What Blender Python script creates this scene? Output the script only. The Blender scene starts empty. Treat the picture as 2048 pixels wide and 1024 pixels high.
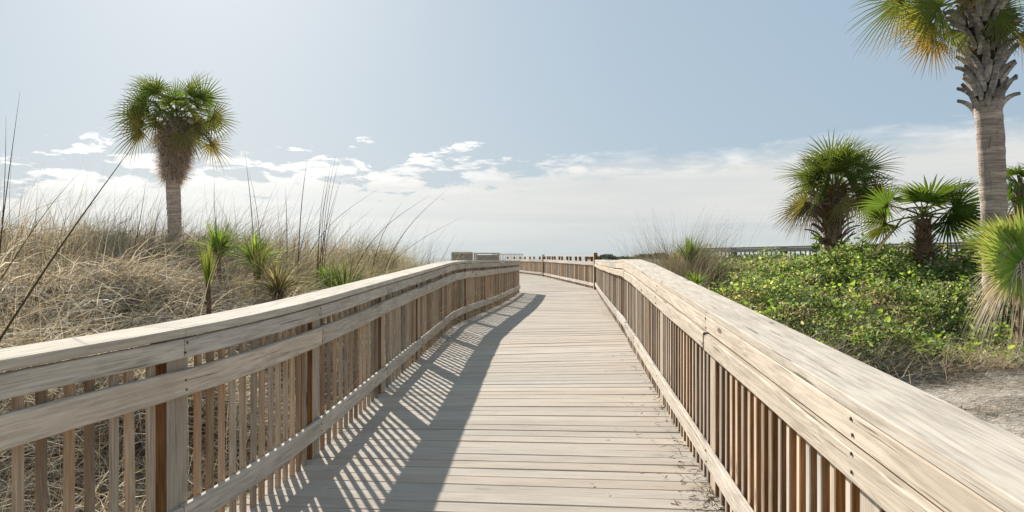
import bpy, math, random
import numpy as np
from mathutils import Vector

R = np.random.default_rng(7)
random.seed(7)
S = bpy.context.scene
COL = S.collection
CAM_Z = 1.5
F_PX, CX, CY = 1500.0, 1024.0, 515.0


def at(px, py, d):
    """a point of the place seen in direction (px, py) at d metres in front of the camera"""
    return np.array([(px - CX) / F_PX * d, d, CAM_Z - (py - CY) / F_PX * d])


# ------------------------------------------------------------------ object helpers
def link(o, parent=None):
    COL.objects.link(o)
    if parent is not None:
        o.parent = parent
    return o


def thing(name, label, cat, loc=(0, 0, 0), rz=0.0, group=None):
    o = bpy.data.objects.new(name, None)
    o.empty_display_size = 0.2
    link(o)
    o.location = loc
    o.rotation_euler = (0, 0, rz)
    return tag(o, label, cat, group)


def tag(o, label=None, cat=None, group=None, kind=None):
    if label: o['label'] = label
    if cat: o['category'] = cat
    if group: o['group'] = group
    if kind: o['kind'] = kind
    return o


def mesh_np(name, V, F, mats, col=None, uv=None, smooth=False, midx=None):
    """mesh from numpy arrays: V (n,3), F (m,k), col (n,3) per vertex, uv (n,2) per vertex"""
    V = np.asarray(V, dtype=np.float32); F = np.asarray(F, dtype=np.int32)
    me = bpy.data.meshes.new(name)
    n, (m, k) = len(V), F.shape
    me.vertices.add(n); me.vertices.foreach_set('co', V.ravel())
    me.loops.add(m * k); me.loops.foreach_set('vertex_index', F.ravel())
    me.polygons.add(m)
    me.polygons.foreach_set('loop_start', np.arange(0, m * k, k, dtype=np.int32))
    me.polygons.foreach_set('loop_total', np.full(m, k, dtype=np.int32))
    if midx is not None:
        me.polygons.foreach_set('material_index', np.asarray(midx, dtype=np.int32))
    me.polygons.foreach_set('use_smooth', np.full(m, bool(smooth)))
    for mt in (mats if isinstance(mats, (list, tuple)) else [mats]):
        me.materials.append(mt)
    if col is not None:
        a = me.attributes.new('Col', 'FLOAT_COLOR', 'POINT')
        c = np.ones((n, 4), dtype=np.float32); c[:, :3] = col
        a.data.foreach_set('color', c.ravel())
    if uv is not None:
        l = me.uv_layers.new(name='UVMap')
        l.data.foreach_set('uv', np.asarray(uv, dtype=np.float32)[F.ravel()].ravel())
    me.update(calc_edges=True)
    return me


def obj(name, me, parent=None, loc=None, rz=None):
    o = bpy.data.objects.new(name, me)
    link(o, parent)
    if loc is not None: o.location = loc
    if rz is not None: o.rotation_euler = (0, 0, rz)
    return o


# ------------------------------------------------------------------ node helpers
class NT:
    def __init__(s, name):
        s.m = bpy.data.materials.new(name)
        s.m.use_nodes = True
        s.t = s.m.node_tree
        s.t.nodes.clear()
        s.out = s.n('ShaderNodeOutputMaterial')

    def n(s, typ, **kw):
        nd = s.t.nodes.new(typ)
        for k, v in kw.items():
            setattr(nd, k, v)
        return nd

    def l(s, a, b):
        s.t.links.new(a, b)

    def val(s, sock, v):
        if hasattr(v, 'is_output') or isinstance(v, bpy.types.NodeSocket):
            s.l(v, sock)
        else:
            sock.default_value = v

    def math(s, op, a, b=0.0, c=None, clamp=False):
        nd = s.n('ShaderNodeMath', operation=op, use_clamp=clamp)
        s.val(nd.inputs[0], a); s.val(nd.inputs[1], b)
        if c is not None: s.val(nd.inputs[2], c)
        return nd.outputs[0]

    def mix(s, fac, a, b, blend='MIX'):
        nd = s.n('ShaderNodeMix', data_type='RGBA', blend_type=blend, clamp_factor=True)
        s.val(nd.inputs[0], fac)
        for i, v in ((6, a), (7, b)):
            if isinstance(v, tuple): v = (*v, 1.0) if len(v) == 3 else v
            s.val(nd.inputs[i], v)
        return nd.outputs[2]

    def ramp(s, fac, stops):
        nd = s.n('ShaderNodeMapRange', interpolation_type='SMOOTHSTEP')
        s.val(nd.inputs[0], fac)
        nd.inputs[1].default_value, nd.inputs[2].default_value = stops[0], stops[1]
        nd.inputs[3].default_value = stops[2] if len(stops) > 2 else 0.0
        nd.inputs[4].default_value = stops[3] if len(stops) > 3 else 1.0
        return nd.outputs[0]

    def mapping(s, vec, scale, loc=(0, 0, 0)):
        nd = s.n('ShaderNodeMapping')
        s.l(vec, nd.inputs[0])
        nd.inputs['Scale'].default_value = scale
        nd.inputs['Location'].default_value = loc
        return nd.outputs[0]

    def noise(s, vec, scale, detail=4.0, rough=0.55, dist=0.0):
        nd = s.n('ShaderNodeTexNoise')
        s.l(vec, nd.inputs['Vector'])
        nd.inputs['Scale'].default_value = scale
        nd.inputs['Detail'].default_value = detail
        nd.inputs['Roughness'].default_value = rough
        nd.inputs['Distortion'].default_value = dist
        return nd.outputs[0]

    def bump(s, h, strength, dist):
        nd = s.n('ShaderNodeBump')
        nd.inputs['Strength'].default_value = strength
        nd.inputs['Distance'].default_value = dist
        s.l(h, nd.inputs['Height'])
        return nd.outputs[0]

    def principled(s, color, rough=0.8, normal=None, spec=0.3):
        p = s.n('ShaderNodeBsdfPrincipled')
        s.val(p.inputs['Base Color'], (*color, 1.0) if isinstance(color, tuple) else color)
        s.val(p.inputs['Roughness'], rough)
        p.inputs['Specular IOR Level'].default_value = spec
        if normal is not None: s.l(normal, p.inputs['Normal'])
        return p


def wood(name, pale, dark, crack, grain=1.0, stain=None, worn=0.5, across=1.0, knots=0.8):
    """weathered plank: UV u runs along the grain in metres, v across it; Col carries the plank's own tone"""
    t = NT(name)
    uv = t.n('ShaderNodeUVMap').outputs[0]
    c = t.n('ShaderNodeVertexColor', layer_name='Col').outputs[0]
    fine = t.noise(t.mapping(uv, (3.0, 85.0 * across, 1.0)), 1.0, 5.0, 0.75)
    wav = t.noise(t.mapping(uv, (1.5, 26.0 * across, 1.0), (5, 2, 0)), 1.0, 3.5, 0.6, 2.6)
    blot = t.noise(t.mapping(uv, (2.6, 8.0 * across, 1.0)), 1.0, 5.0, 0.65)
    cr = t.noise(t.mapping(uv, (1.3, 60.0 * across, 1.0), (3.1, 7.7, 0)), 1.0, 3.0, 0.6)
    crack_m = t.ramp(cr, (0.62, 0.70))
    vor = t.n('ShaderNodeTexVoronoi')
    t.l(t.mapping(uv, (1.5, 6.0 * across, 1.0), (0.37, 0.61, 0)), vor.inputs['Vector'])
    vor.inputs['Scale'].default_value = 1.0
    knot = t.ramp(vor.outputs['Distance'], (0.11, 0.06))
    halo = t.ramp(vor.outputs['Distance'], (0.30, 0.08))
    mixv = t.math('ADD', t.math('MULTIPLY', fine, 0.5), t.math('MULTIPLY', wav, 0.5))
    g = t.ramp(mixv, (0.39, 0.61))
    col = t.mix(g, dark, pale)
    col = t.mix(t.ramp(blot, (0.35, 0.72, 0.0, worn)), col, tuple(min(1, x * 1.22) for x in pale))
    if stain is not None:
        st = t.noise(t.mapping(uv, (0.5, 2.2, 1.0), (9, 4, 0)), 1.0, 5.0, 0.65)
        col = t.mix(t.ramp(st, (0.50, 0.72, 0.0, 0.55)), col, stain)
    col = t.mix(t.math('MULTIPLY', crack_m, 0.75 * grain), col, crack)
    col = t.mix(t.math('MULTIPLY', halo, 0.35), col, dark)
    col = t.mix(t.math('MULTIPLY', knot, knots), col, crack)
    col = t.mix(1.0, col, c, 'MULTIPLY')
    h = t.math('SUBTRACT', t.math('MULTIPLY', mixv, 0.6), crack_m)
    p = t.principled(col, 0.95, t.bump(h, 0.55 * grain, 0.004), 0.04)
    t.l(p.outputs[0], t.out.inputs[0])
    return t.m


def leafy(name, rough=0.45, trans=0.35, spec=0.45, sheen=None, tint=(1.3, 1.25, 0.6)):
    """thin leaf: its colour is the Col attribute, part of the light passes through"""
    t = NT(name)
    c = t.n('ShaderNodeVertexColor', layer_name='Col').outputs[0]
    p = t.principled(c, rough, None, spec)
    tr = t.n('ShaderNodeBsdfTranslucent')
    t.l(t.mix(1.0, c, tint, 'MULTIPLY'), tr.inputs[0])
    mx = t.n('ShaderNodeMixShader')
    mx.inputs[0].default_value = trans
    t.l(p.outputs[0], mx.inputs[1]); t.l(tr.outputs[0], mx.inputs[2])
    t.l(mx.outputs[0], t.out.inputs[0])
    return t.m


M_RAIL = wood('weathered_rail_wood', (0.56, 0.50, 0.43), (0.33, 0.29, 0.24), (0.07, 0.055, 0.04), 1.0, (0.37, 0.32, 0.26))
M_CAP = wood('bleached_cap_wood', (0.565, 0.498, 0.415), (0.37, 0.317, 0.255), (0.085, 0.065, 0.045), 1.0, (0.345, 0.295, 0.235), 0.42)
M_DECK = wood('deck_plank_wood', (0.475, 0.418, 0.352), (0.385, 0.335, 0.28), (0.16, 0.13, 0.10), 0.45, (0.36, 0.305, 0.245), 0.35, 1.0, 0.3)
M_POST = wood('post_face_wood', (0.52, 0.445, 0.36), (0.35, 0.285, 0.215), (0.08, 0.06, 0.04), 0.9, (0.33, 0.24, 0.16))
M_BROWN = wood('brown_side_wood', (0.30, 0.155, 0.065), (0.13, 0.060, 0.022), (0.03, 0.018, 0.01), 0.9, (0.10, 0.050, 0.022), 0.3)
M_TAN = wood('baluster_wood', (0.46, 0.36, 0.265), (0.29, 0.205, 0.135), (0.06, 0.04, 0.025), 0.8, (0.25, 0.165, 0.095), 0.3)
M_GREEN = leafy('palm_leaf', 0.75, 0.32, 0.06)
M_STRAW = leafy('dry_grass', 0.85, 0.26, 0.05, tint=(1.15, 1.08, 0.9))
M_COVER = leafy('ground_cover_leaf', 0.6, 0.42, 0.12)


def bark_mat():
    t = NT('palm_bark')
    c = t.n('ShaderNodeVertexColor', layer_name='Col').outputs[0]
    oc = t.n('ShaderNodeTexCoord').outputs['Object']
    n1 = t.noise(t.mapping(oc, (3, 3, 38)), 1.0, 5.0, 0.7)
    n2 = t.noise(t.mapping(oc, (26, 26, 5)), 1.0, 4.0, 0.65)
    col = t.mix(t.ramp(n1, (0.35, 0.7)), (0.55, 0.52, 0.50), (1.15, 1.1, 1.05))
    col = t.mix(1.0, col, c, 'MULTIPLY')
    col = t.mix(t.ramp(n2, (0.56, 0.72, 0, 0.6)), col, (0.07, 0.05, 0.04))
    h = t.math('ADD', n1, t.math('MULTIPLY', n2, 0.7))
    p = t.principled(col, 0.85, t.bump(h, 0.9, 0.02), 0.2)
    t.l(p.outputs[0], t.out.inputs[0])
    return t.m


M_BARK = bark_mat()


def sand_mat():
    t = NT('dune_sand')
    pos = t.n('ShaderNodeNewGeometry').outputs['Position']
    n1 = t.noise(pos, 1.3, 6.0, 0.6)
    n2 = t.noise(pos, 9.0, 6.0, 0.7)
    n3 = t.noise(pos, 60.0, 3.0, 0.6)
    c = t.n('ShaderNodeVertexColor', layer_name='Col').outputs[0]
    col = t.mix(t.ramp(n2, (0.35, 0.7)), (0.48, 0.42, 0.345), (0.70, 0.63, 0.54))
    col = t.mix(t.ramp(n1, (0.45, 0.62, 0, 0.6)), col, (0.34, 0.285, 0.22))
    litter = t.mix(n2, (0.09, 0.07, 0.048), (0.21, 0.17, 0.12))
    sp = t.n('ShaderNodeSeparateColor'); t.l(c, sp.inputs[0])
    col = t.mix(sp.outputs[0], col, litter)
    h = t.math('ADD', t.math('MULTIPLY', n2, 1.0), t.math('MULTIPLY', n3, 0.3))
    p = t.principled(col, 0.95, t.bump(h, 1.0, 0.11), 0.1)
    t.l(p.outputs[0], t.out.inputs[0])
    return t.m


def water_mat():
    t = NT('sea_water')
    pos = t.n('ShaderNodeNewGeometry').outputs['Position']
    n = t.noise(pos, 0.35, 4.0, 0.6)
    p = t.principled((0.05, 0.11, 0.13), 0.15, t.bump(n, 0.25, 0.4), 0.5)
    t.l(p.outputs[0], t.out.inputs[0])
    return t.m


# ------------------------------------------------------------------ the walkway's plan
def spline(pts, step=0.22):
    """Catmull-Rom through the points, resampled"""
    P = np.array(pts, float)
    P = np.vstack([2 * P[0] - P[1], P, 2 * P[-1] - P[-2]])
    out = []
    for i in range(1, len(P) - 2):
        n = max(2, int(np.linalg.norm(P[i + 1] - P[i]) / step))
        for k in range(n):
            u = k / n
            a, b, c, d = P[i - 1], P[i], P[i + 1], P[i + 2]
            # centripetal-like damping: tangents scaled by neighbouring chord length
            m1 = (c - a) / (np.linalg.norm(c - b) + np.linalg.norm(b - a)) * np.linalg.norm(c - b)
            m2 = (d - b) / (np.linalg.norm(d - c) + np.linalg.norm(c - b)) * np.linalg.norm(c - b)
            out.append((2*u**3 - 3*u**2 + 1) * b + (u**3 - 2*u**2 + u) * m1 + (-2*u**3 + 3*u**2) * c + (u**3 - u**2) * m2)
    out.append(P[-2])
    return np.array(out)


def zL(y): return CAM_Z + np.interp(y, [0, 12.0, 13.5, 18, 25, 60], [-1.494, -1.146, -1.125, -1.14, -1.17, -1.12])
def zR(y): return CAM_Z + np.interp(y, [0, 8.7, 10.5, 13, 20, 27, 44, 60], [-1.60, -1.14, -1.095, -1.12, -1.15, -1.15, -1.11, -1.10])


L_NEAR = [(-2.28, .4), (-1.77, 2.6), (-1.575, 3.28), (-1.435, 4.0), (-1.33, 5.0), (-1.215, 7.4), (-1.10, 9.7), (-.97, 12.4)]
L_FAR = [(-.97, 12.4), (-.62, 15.2), (-.31, 18), (.0, 21.5), (.25, 25)]
R_NEAR = [(.92, .35), (.99, 1.38), (1.04, 2.2), (1.175, 4.43), (1.30, 6.54), (1.49, 9.5), (1.53, 9.9)]
R_FAR = [(1.53, 9.9), (1.80, 13), (2.40, 20), (3.02, 27)]
B_NEAR = [(3.02, 27), (1.86, 44)]
B_FAR = [(1.86, 44), (.52, 53), (-.4, 58)]


class Line:
    def __init__(s, pts, zf, side, step=0.22):
        s.p = spline(pts, step)
        s.zf = zf
        s.side = side                       # +1: the walkway is to the right of the direction of travel
        d = np.linalg.norm(np.diff(s.p, axis=0), axis=1)
        s.s = np.concatenate([[0], np.cumsum(d)])
        s.len = s.s[-1]

    def frame(s, q):
        q = np.atleast_1d(np.asarray(q, float))
        x = np.interp(q, s.s, s.p[:, 0]); y = np.interp(q, s.s, s.p[:, 1])
        e = 0.12
        x0 = np.interp(q - e, s.s, s.p[:, 0]); y0 = np.interp(q - e, s.s, s.p[:, 1])
        x1 = np.interp(q + e, s.s, s.p[:, 0]); y1 = np.interp(q + e, s.s, s.p[:, 1])
        t = np.stack([x1 - x0, y1 - y0], 1); t /= np.linalg.norm(t, axis=1)[:, None]
        n = np.stack([t[:, 1], -t[:, 0]], 1) * s.side      # towards the walkway
        return np.stack([x, y], 1), t, n, s.zf(y)

    def at_y(s, y):
        return float(np.interp(y, s.p[:, 1], s.s))


def tone(lo=0.86, hi=1.1, warm=0.03):
    b = R.uniform(lo, hi); w = R.normal(0, warm)
    return np.array([b * (1 + w), b, b * (1 - w)])


def sweep(line, s0, s1, u0, u1, h0, h1, mat, bev=0.005, step=0.3, wob=0.0, tn=None):
    """a plank with softened edges bent along the line between s0 and s1"""
    k = max(2, int((s1 - s0) / step) + 1)
    q = np.linspace(s0, s1, k)
    p, t, n, z = line.frame(q)
    b = bev
    prof = [(u0 + b, h0), (u1 - b, h0), (u1, h0 + b), (u1, h1 - b), (u1 - b, h1), (u0 + b, h1), (u0, h1 - b), (u0, h0 + b)]
    prof = np.array(prof)
    per = np.concatenate([[0], np.cumsum(np.linalg.norm(np.diff(np.vstack([prof, prof[:1]]), axis=0), axis=1))])
    w = np.zeros(k)
    if wob:
        w = wob * (np.sin(q * 1.3 + R.uniform(0, 6)) + 0.6 * np.sin(q * 2.9 + R.uniform(0, 6)))
    V, UV = [], []
    ou, ov = R.uniform(0, 40, 2)
    np_ = len(prof)
    for j in range(np_ + 1):
        u, h = prof[j % np_]
        V.append(np.stack([p[:, 0] + n[:, 0] * (u + w * 0.6), p[:, 1] + n[:, 1] * (u + w * 0.6), z + h + w], 1))
        UV.append(np.stack([q - s0 + ou, np.full(k, per[j] + ov)], 1))
    V = np.concatenate(V); UV = np.concatenate(UV)
    idx = lambda j, i: j * k + i
    F = []
    for j in range(np_):
        for i in range(k - 1):
            f = [idx(j, i), idx(j + 1, i), idx(j + 1, i + 1), idx(j, i + 1)]
            F.append(f if line.side > 0 else f[::-1])
    for i, rev in ((0, False), (k - 1, True)):
        ring = [idx(j, i) for j in range(np_)]
        for a in (0, 2, 4):
            f = [ring[0], ring[a + 1], ring[a + 2], ring[(a + 3) % np_]] if a else [ring[0], ring[1], ring[2], ring[3]]
            F.append(f if rev else f[::-1])
    c = np.tile(tn if tn is not None else tone(), (len(V), 1))
    return mesh_np('plank', V, F, mat, c, UV)


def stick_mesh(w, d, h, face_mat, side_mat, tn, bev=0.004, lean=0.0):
    """upright piece: local +x towards the walkway, y along the rail; the walkway face is paler, the sides are brown"""
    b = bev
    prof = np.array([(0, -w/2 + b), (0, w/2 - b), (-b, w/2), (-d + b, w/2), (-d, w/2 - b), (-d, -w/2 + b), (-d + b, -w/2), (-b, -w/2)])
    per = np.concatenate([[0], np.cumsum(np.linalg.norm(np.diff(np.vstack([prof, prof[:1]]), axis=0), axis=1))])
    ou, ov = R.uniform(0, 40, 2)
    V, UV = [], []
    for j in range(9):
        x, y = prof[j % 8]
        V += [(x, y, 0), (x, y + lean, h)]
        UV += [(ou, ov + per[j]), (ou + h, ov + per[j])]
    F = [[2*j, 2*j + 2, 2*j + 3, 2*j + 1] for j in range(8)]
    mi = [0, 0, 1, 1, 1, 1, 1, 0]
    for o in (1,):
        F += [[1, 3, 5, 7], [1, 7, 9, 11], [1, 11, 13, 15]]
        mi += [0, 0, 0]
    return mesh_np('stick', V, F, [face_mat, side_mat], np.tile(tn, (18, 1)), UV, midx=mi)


def joints(line, posts, every, first=0):
    return [0.0] + [p for i, p in enumerate(posts) if i % every == first and 0.8 < p < line.len - 0.8] + [line.len]


def screw_mesh():
    t = NT('rusty_screw')
    t.l(t.principled((.07, .045, .03), .6).outputs[0], t.out.inputs[0])
    a = np.linspace(0, 2 * np.pi, 8, endpoint=False)
    V = [(.004, .0055 * math.cos(q), .0055 * math.sin(q)) for q in a] + [(-.01, .0055 * math.cos(q), .0055 * math.sin(q)) for q in a]
    F = [[k, (k + 1) % 8, 8 + (k + 1) % 8, 8 + k] for k in range(8)] + [[0, 1, 2, 3], [0, 3, 4, 7], [4, 5, 6, 7]]
    return mesh_np('screw', V, F, t.m)


SCREW = screw_mesh()


def railing(name, label, line, posts, spacing, bal_to=1.0, cap_h=1.07, face=True, gap_posts=False, cap_w=(-0.215, 0.042), handrail=True,
            post_top=None, offs=0, low=0.14, bal_w=(0.042, 0.038), face_h=(.930, 1.021), face_u=.034, hand_h=(.755, .875), hand_u=.042, cap_j=(2, 1), face_j=(1, 0), screws=False):
    t = thing(name, label, 'railing', group='boardwalk railings')
    sc = cap_h / 1.07
    for a, b in zip(*(lambda j: (j[:-1], j[1:]))(joints(line, posts, *cap_j))):
        obj('cap_board', sweep(line, a + 0.002, b - 0.002, cap_w[0], cap_w[1], cap_h - 0.04, cap_h, M_CAP, 0.0035, wob=0.0, tn=tone(.97, 1.05, .015)), t)
    for nm, h0, h1, u1, jj, ok in (('top_rail', face_h[0] * sc, face_h[1] * sc, face_u, face_j, face), ('handrail', hand_h[0] * sc, hand_h[1] * sc, hand_u, (3, 2), handrail),
                                   ('bottom_rail', low, low + .115, 0.036, (3, 1), True)):
        if not ok: continue
        for a, b in zip(*(lambda j: (j[:-1], j[1:]))(joints(line, posts, *jj))):
            obj(nm, sweep(line, a + 0.0025, b - 0.0025, 0.002, u1, h0, h1, M_CAP if offs and nm != 'bottom_rail' else M_RAIL, 0.006, wob=0.004 if nm != 'top_rail' else 0.0), t)
    for s in posts:
        p, tt, n, z = line.frame(s)
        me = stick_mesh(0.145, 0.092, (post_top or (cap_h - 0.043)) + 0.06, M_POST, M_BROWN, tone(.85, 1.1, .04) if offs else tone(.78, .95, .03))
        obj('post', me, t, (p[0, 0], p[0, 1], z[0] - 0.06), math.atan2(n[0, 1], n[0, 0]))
    if screws:
        for s in posts:
            for hh, u in ((face_h[0] + .03, face_u), (face_h[0] + .07, face_u), (hand_h[0] + .035, hand_u), (hand_h[0] + .085, hand_u), (low + .035, .036), (low + .085, .036)):
                p, tt, n, z = line.frame(s + R.normal(0, .02))
                obj('screw', SCREW, t, (p[0, 0] + n[0, 0] * u, p[0, 1] + n[0, 1] * u, z[0] + hh + R.normal(0, .004)), math.atan2(n[0, 1], n[0, 0]))
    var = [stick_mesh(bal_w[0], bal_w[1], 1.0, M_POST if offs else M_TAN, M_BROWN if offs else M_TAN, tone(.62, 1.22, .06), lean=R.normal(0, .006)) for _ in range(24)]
    s = 0.06
    n_b = 0
    sp_f = spacing if callable(spacing) else (lambda q: spacing)
    while s < line.len - 0.03:
        if min(abs(s - q) for q in posts) > 0.1:
            p, tt, n, z = line.frame(s + R.normal(0, .004))
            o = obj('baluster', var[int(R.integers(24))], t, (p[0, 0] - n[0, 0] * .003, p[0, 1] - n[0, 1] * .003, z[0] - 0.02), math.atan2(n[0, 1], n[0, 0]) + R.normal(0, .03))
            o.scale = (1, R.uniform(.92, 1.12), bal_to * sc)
            n_b += 1
        s += sp_f(s)
    print(name, 'balusters', n_b, 'length', round(line.len, 1))
    return t


ln_L1, ln_L2 = Line(L_NEAR, zL, 1), Line(L_FAR, zL, 1)
ln_R1, ln_R2 = Line(R_NEAR, zR, -1), Line(R_FAR, zR, -1)
ln_B1, ln_B2 = Line(B_NEAR, zR, -1), Line(B_FAR, zR, -1)
pl = lambda ln, ys: [ln.at_y(y) for y in ys]
railing('boardwalk_railing', 'long weathered wooden railing along the left edge of the deck, beside the straw grass dune', ln_L1,
        pl(ln_L1, [1.75, 3.45, 5.08, 7.15, 9.1, 11.2]), lambda q: .108 if q < ln_L1.at_y(5.0) else .152, bal_w=(.038, .024), screws=True)
railing('boardwalk_railing', 'left railing farther on, curving right where the deck levels out and casting a wavy shadow', ln_L2,
        pl(ln_L2, [13.6, 15.8, 18, 20.2, 22.4, 24.9]), 0.15, bal_w=(.038, .024))
railing('boardwalk_railing', 'long sunlit wooden railing with broad cap board along the right edge, beside green ground cover', ln_R1,
        pl(ln_R1, [.6, 2.18, 4.38, 6.5, 8.6]), 0.122, offs=1, face_h=(.938, 1.0288), face_u=.041, hand_h=(.832, .928), hand_u=.055, cap_j=(5, 2), face_j=(5, 2), screws=True)
railing('boardwalk_railing', 'right railing beyond the cap bend, running on toward the tall corner post', ln_R2,
        pl(ln_R2, [10.0, 12.2, 14.4, 16.6, 18.8, 21, 23.2, 25.4]), 0.18, offs=1, face_h=(.938, 1.0288), face_u=.041, hand_h=(.832, .928), hand_u=.055)
tb = railing('boardwalk_railing', 'high railing across the far end of the deck, boarded below, open at the top', ln_B1,
             [.08] + pl(ln_B1, [28.2, 29.4, 30.9, 32, 33.6, 34.6, 36.4, 37.4, 39.2, 40.2, 41.4, 42.4, 43.9]), 0.19, bal_to=.80, cap_h=1.22, face=False, cap_w=(-.1, .06), post_top=1.18, low=.10)
railing('boardwalk_railing', 'farthest boarded railing section, left of the slim pale post where the deck turns away', ln_B2,
        pl(ln_B2, [45.5, 47.5, 49, 51, 53, 55.2, 57.9]), 0.19, bal_to=.80, cap_h=1.20, face=False, cap_w=(-.1, .06), post_top=1.16, low=.10)
# the tall corner post, bolted to the railing's end
for yy, hh in ((27.0, 1.34), (44.0, 1.30)):
    p, tt, n, z = (ln_B1.frame(0.0) if yy < 30 else ln_B1.frame(ln_B1.len))
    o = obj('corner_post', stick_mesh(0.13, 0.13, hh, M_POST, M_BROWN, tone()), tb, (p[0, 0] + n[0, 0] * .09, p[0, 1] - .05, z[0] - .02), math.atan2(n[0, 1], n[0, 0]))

# ------------------------------------------------------------------ deck
deckL = spline(L_NEAR + L_FAR[1:] + [(-.1, 28), (-.9, 36), (-1.8, 44), (-3.0, 53), (-4, 58)], .1)
deckR = spline(R_NEAR[:-1] + R_FAR[1:] + [(2.95, 28.6), (1.95, 44), (.62, 53), (-.3, 58)], .1)


def deck():
    sL = np.concatenate([[0], np.cumsum(np.linalg.norm(np.diff(deckL, axis=0), axis=1))])
    sR = np.concatenate([[0], np.cumsum(np.linalg.norm(np.diff(deckR, axis=0), axis=1))])
    V, F, C, UV = [], [], [], []
    y = 0.45
    while y < 57:
        w = 0.142 + R.normal(0, .0015)
        gap = 0.006 + abs(R.normal(0, .0025))
        z0 = R.normal(0, .0016)
        c = tone(.88, 1.03, .015)
        jl, jr = R.uniform(.105, .13), R.uniform(.105, .14)
        ou, ov = R.uniform(0, 60, 2)
        skew = float(np.interp(y, [0, 6, 12, 20], [.26, .24, .12, 0]))
        # split into a few lengths so that the twist between the two edges is followed
        nseg = 6
        pts = []
        for yy in (y, y + w):
            xl = np.interp(yy, deckL[:, 1], deckL[:, 0]) - jl
            xr = np.interp(yy, deckR[:, 1], deckR[:, 0]) + jr
            u = np.linspace(0, 1, nseg + 1)
            x = xl + (xr - xl) * u
            z = zL(yy) + (zR(yy) - zL(yy)) * u + z0 + 0.0015 * np.sin(u * 7 + ou)
            yv = yy + skew * (.5 - u)
            z = zL(yv) + (zR(yv) - zL(yv)) * u + z0 + 0.0015 * np.sin(u * 7 + ou)
            pts.append(np.stack([x, yv, z], 1))
        a, b = pts
        bv = 0.004
        dn = np.array([0, 0, -bv]); dd = np.array([0, 0, -.036]); e = np.array([0, bv, 0])
        rows = [a + dd, a + dn, a + e, b - e, b + dn, b + dd]
        vv = [0, .034, .04, .04 + w - 2 * bv, .05 + w - bv, .08 + w]
        base = sum(len(q) for q in V)
        n = nseg + 1
        for rr, v_ in zip(rows, vv):
            V.append(rr); UV.append(np.stack([rr[:, 0] + ou, np.full(n, ov + v_)], 1)); C.append(np.tile(c, (n, 1)))
        for j in range(5):
            for i in range(nseg):
                F.append([base + j*n + i, base + j*n + i + 1, base + (j+1)*n + i + 1, base + (j+1)*n + i])
        for i in (0, nseg):
            F.append([base + i, base + n + i, base + 4*n + i, base + 5*n + i])
        y += w + gap
    V = np.concatenate(V); C = np.concatenate(C); UV = np.concatenate(UV)
    tag(obj('path', mesh_np('path', V, F, M_DECK, C, UV)), kind='structure')
    # dark joists beneath, so that the gaps between planks read dark
    t = NT('joist_wood')
    t.l(t.principled((0.05, 0.04, 0.03), 0.9).outputs[0], t.out.inputs[0])
    V, F = [], []
    ys = np.concatenate([np.arange(.45, 57, .4)])
    for f in np.linspace(.02, .98, 6):
        xl = np.interp(ys, deckL[:, 1], deckL[:, 0]); xr = np.interp(ys, deckR[:, 1], deckR[:, 0])
        x = xl + (xr - xl) * f
        z = zL(ys) + (zR(ys) - zL(ys)) * f - .045
        for dx, dz in ((-.02, 0), (.02, 0), (.02, -.2), (-.02, -.2)):
            V.append(np.stack([x + dx, ys, z + dz], 1))
    k = len(ys)
    for g in range(6):
        for j in range(4):
            A, B = (g*4 + j) * k, (g*4 + (j+1) % 4) * k
            F += [[A + i, A + i + 1, B + i + 1, B + i] for i in range(k - 1)]
    tag(obj('path_joists', mesh_np('path_joists', np.concatenate(V), F, t.m)), kind='structure')


deck()

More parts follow.
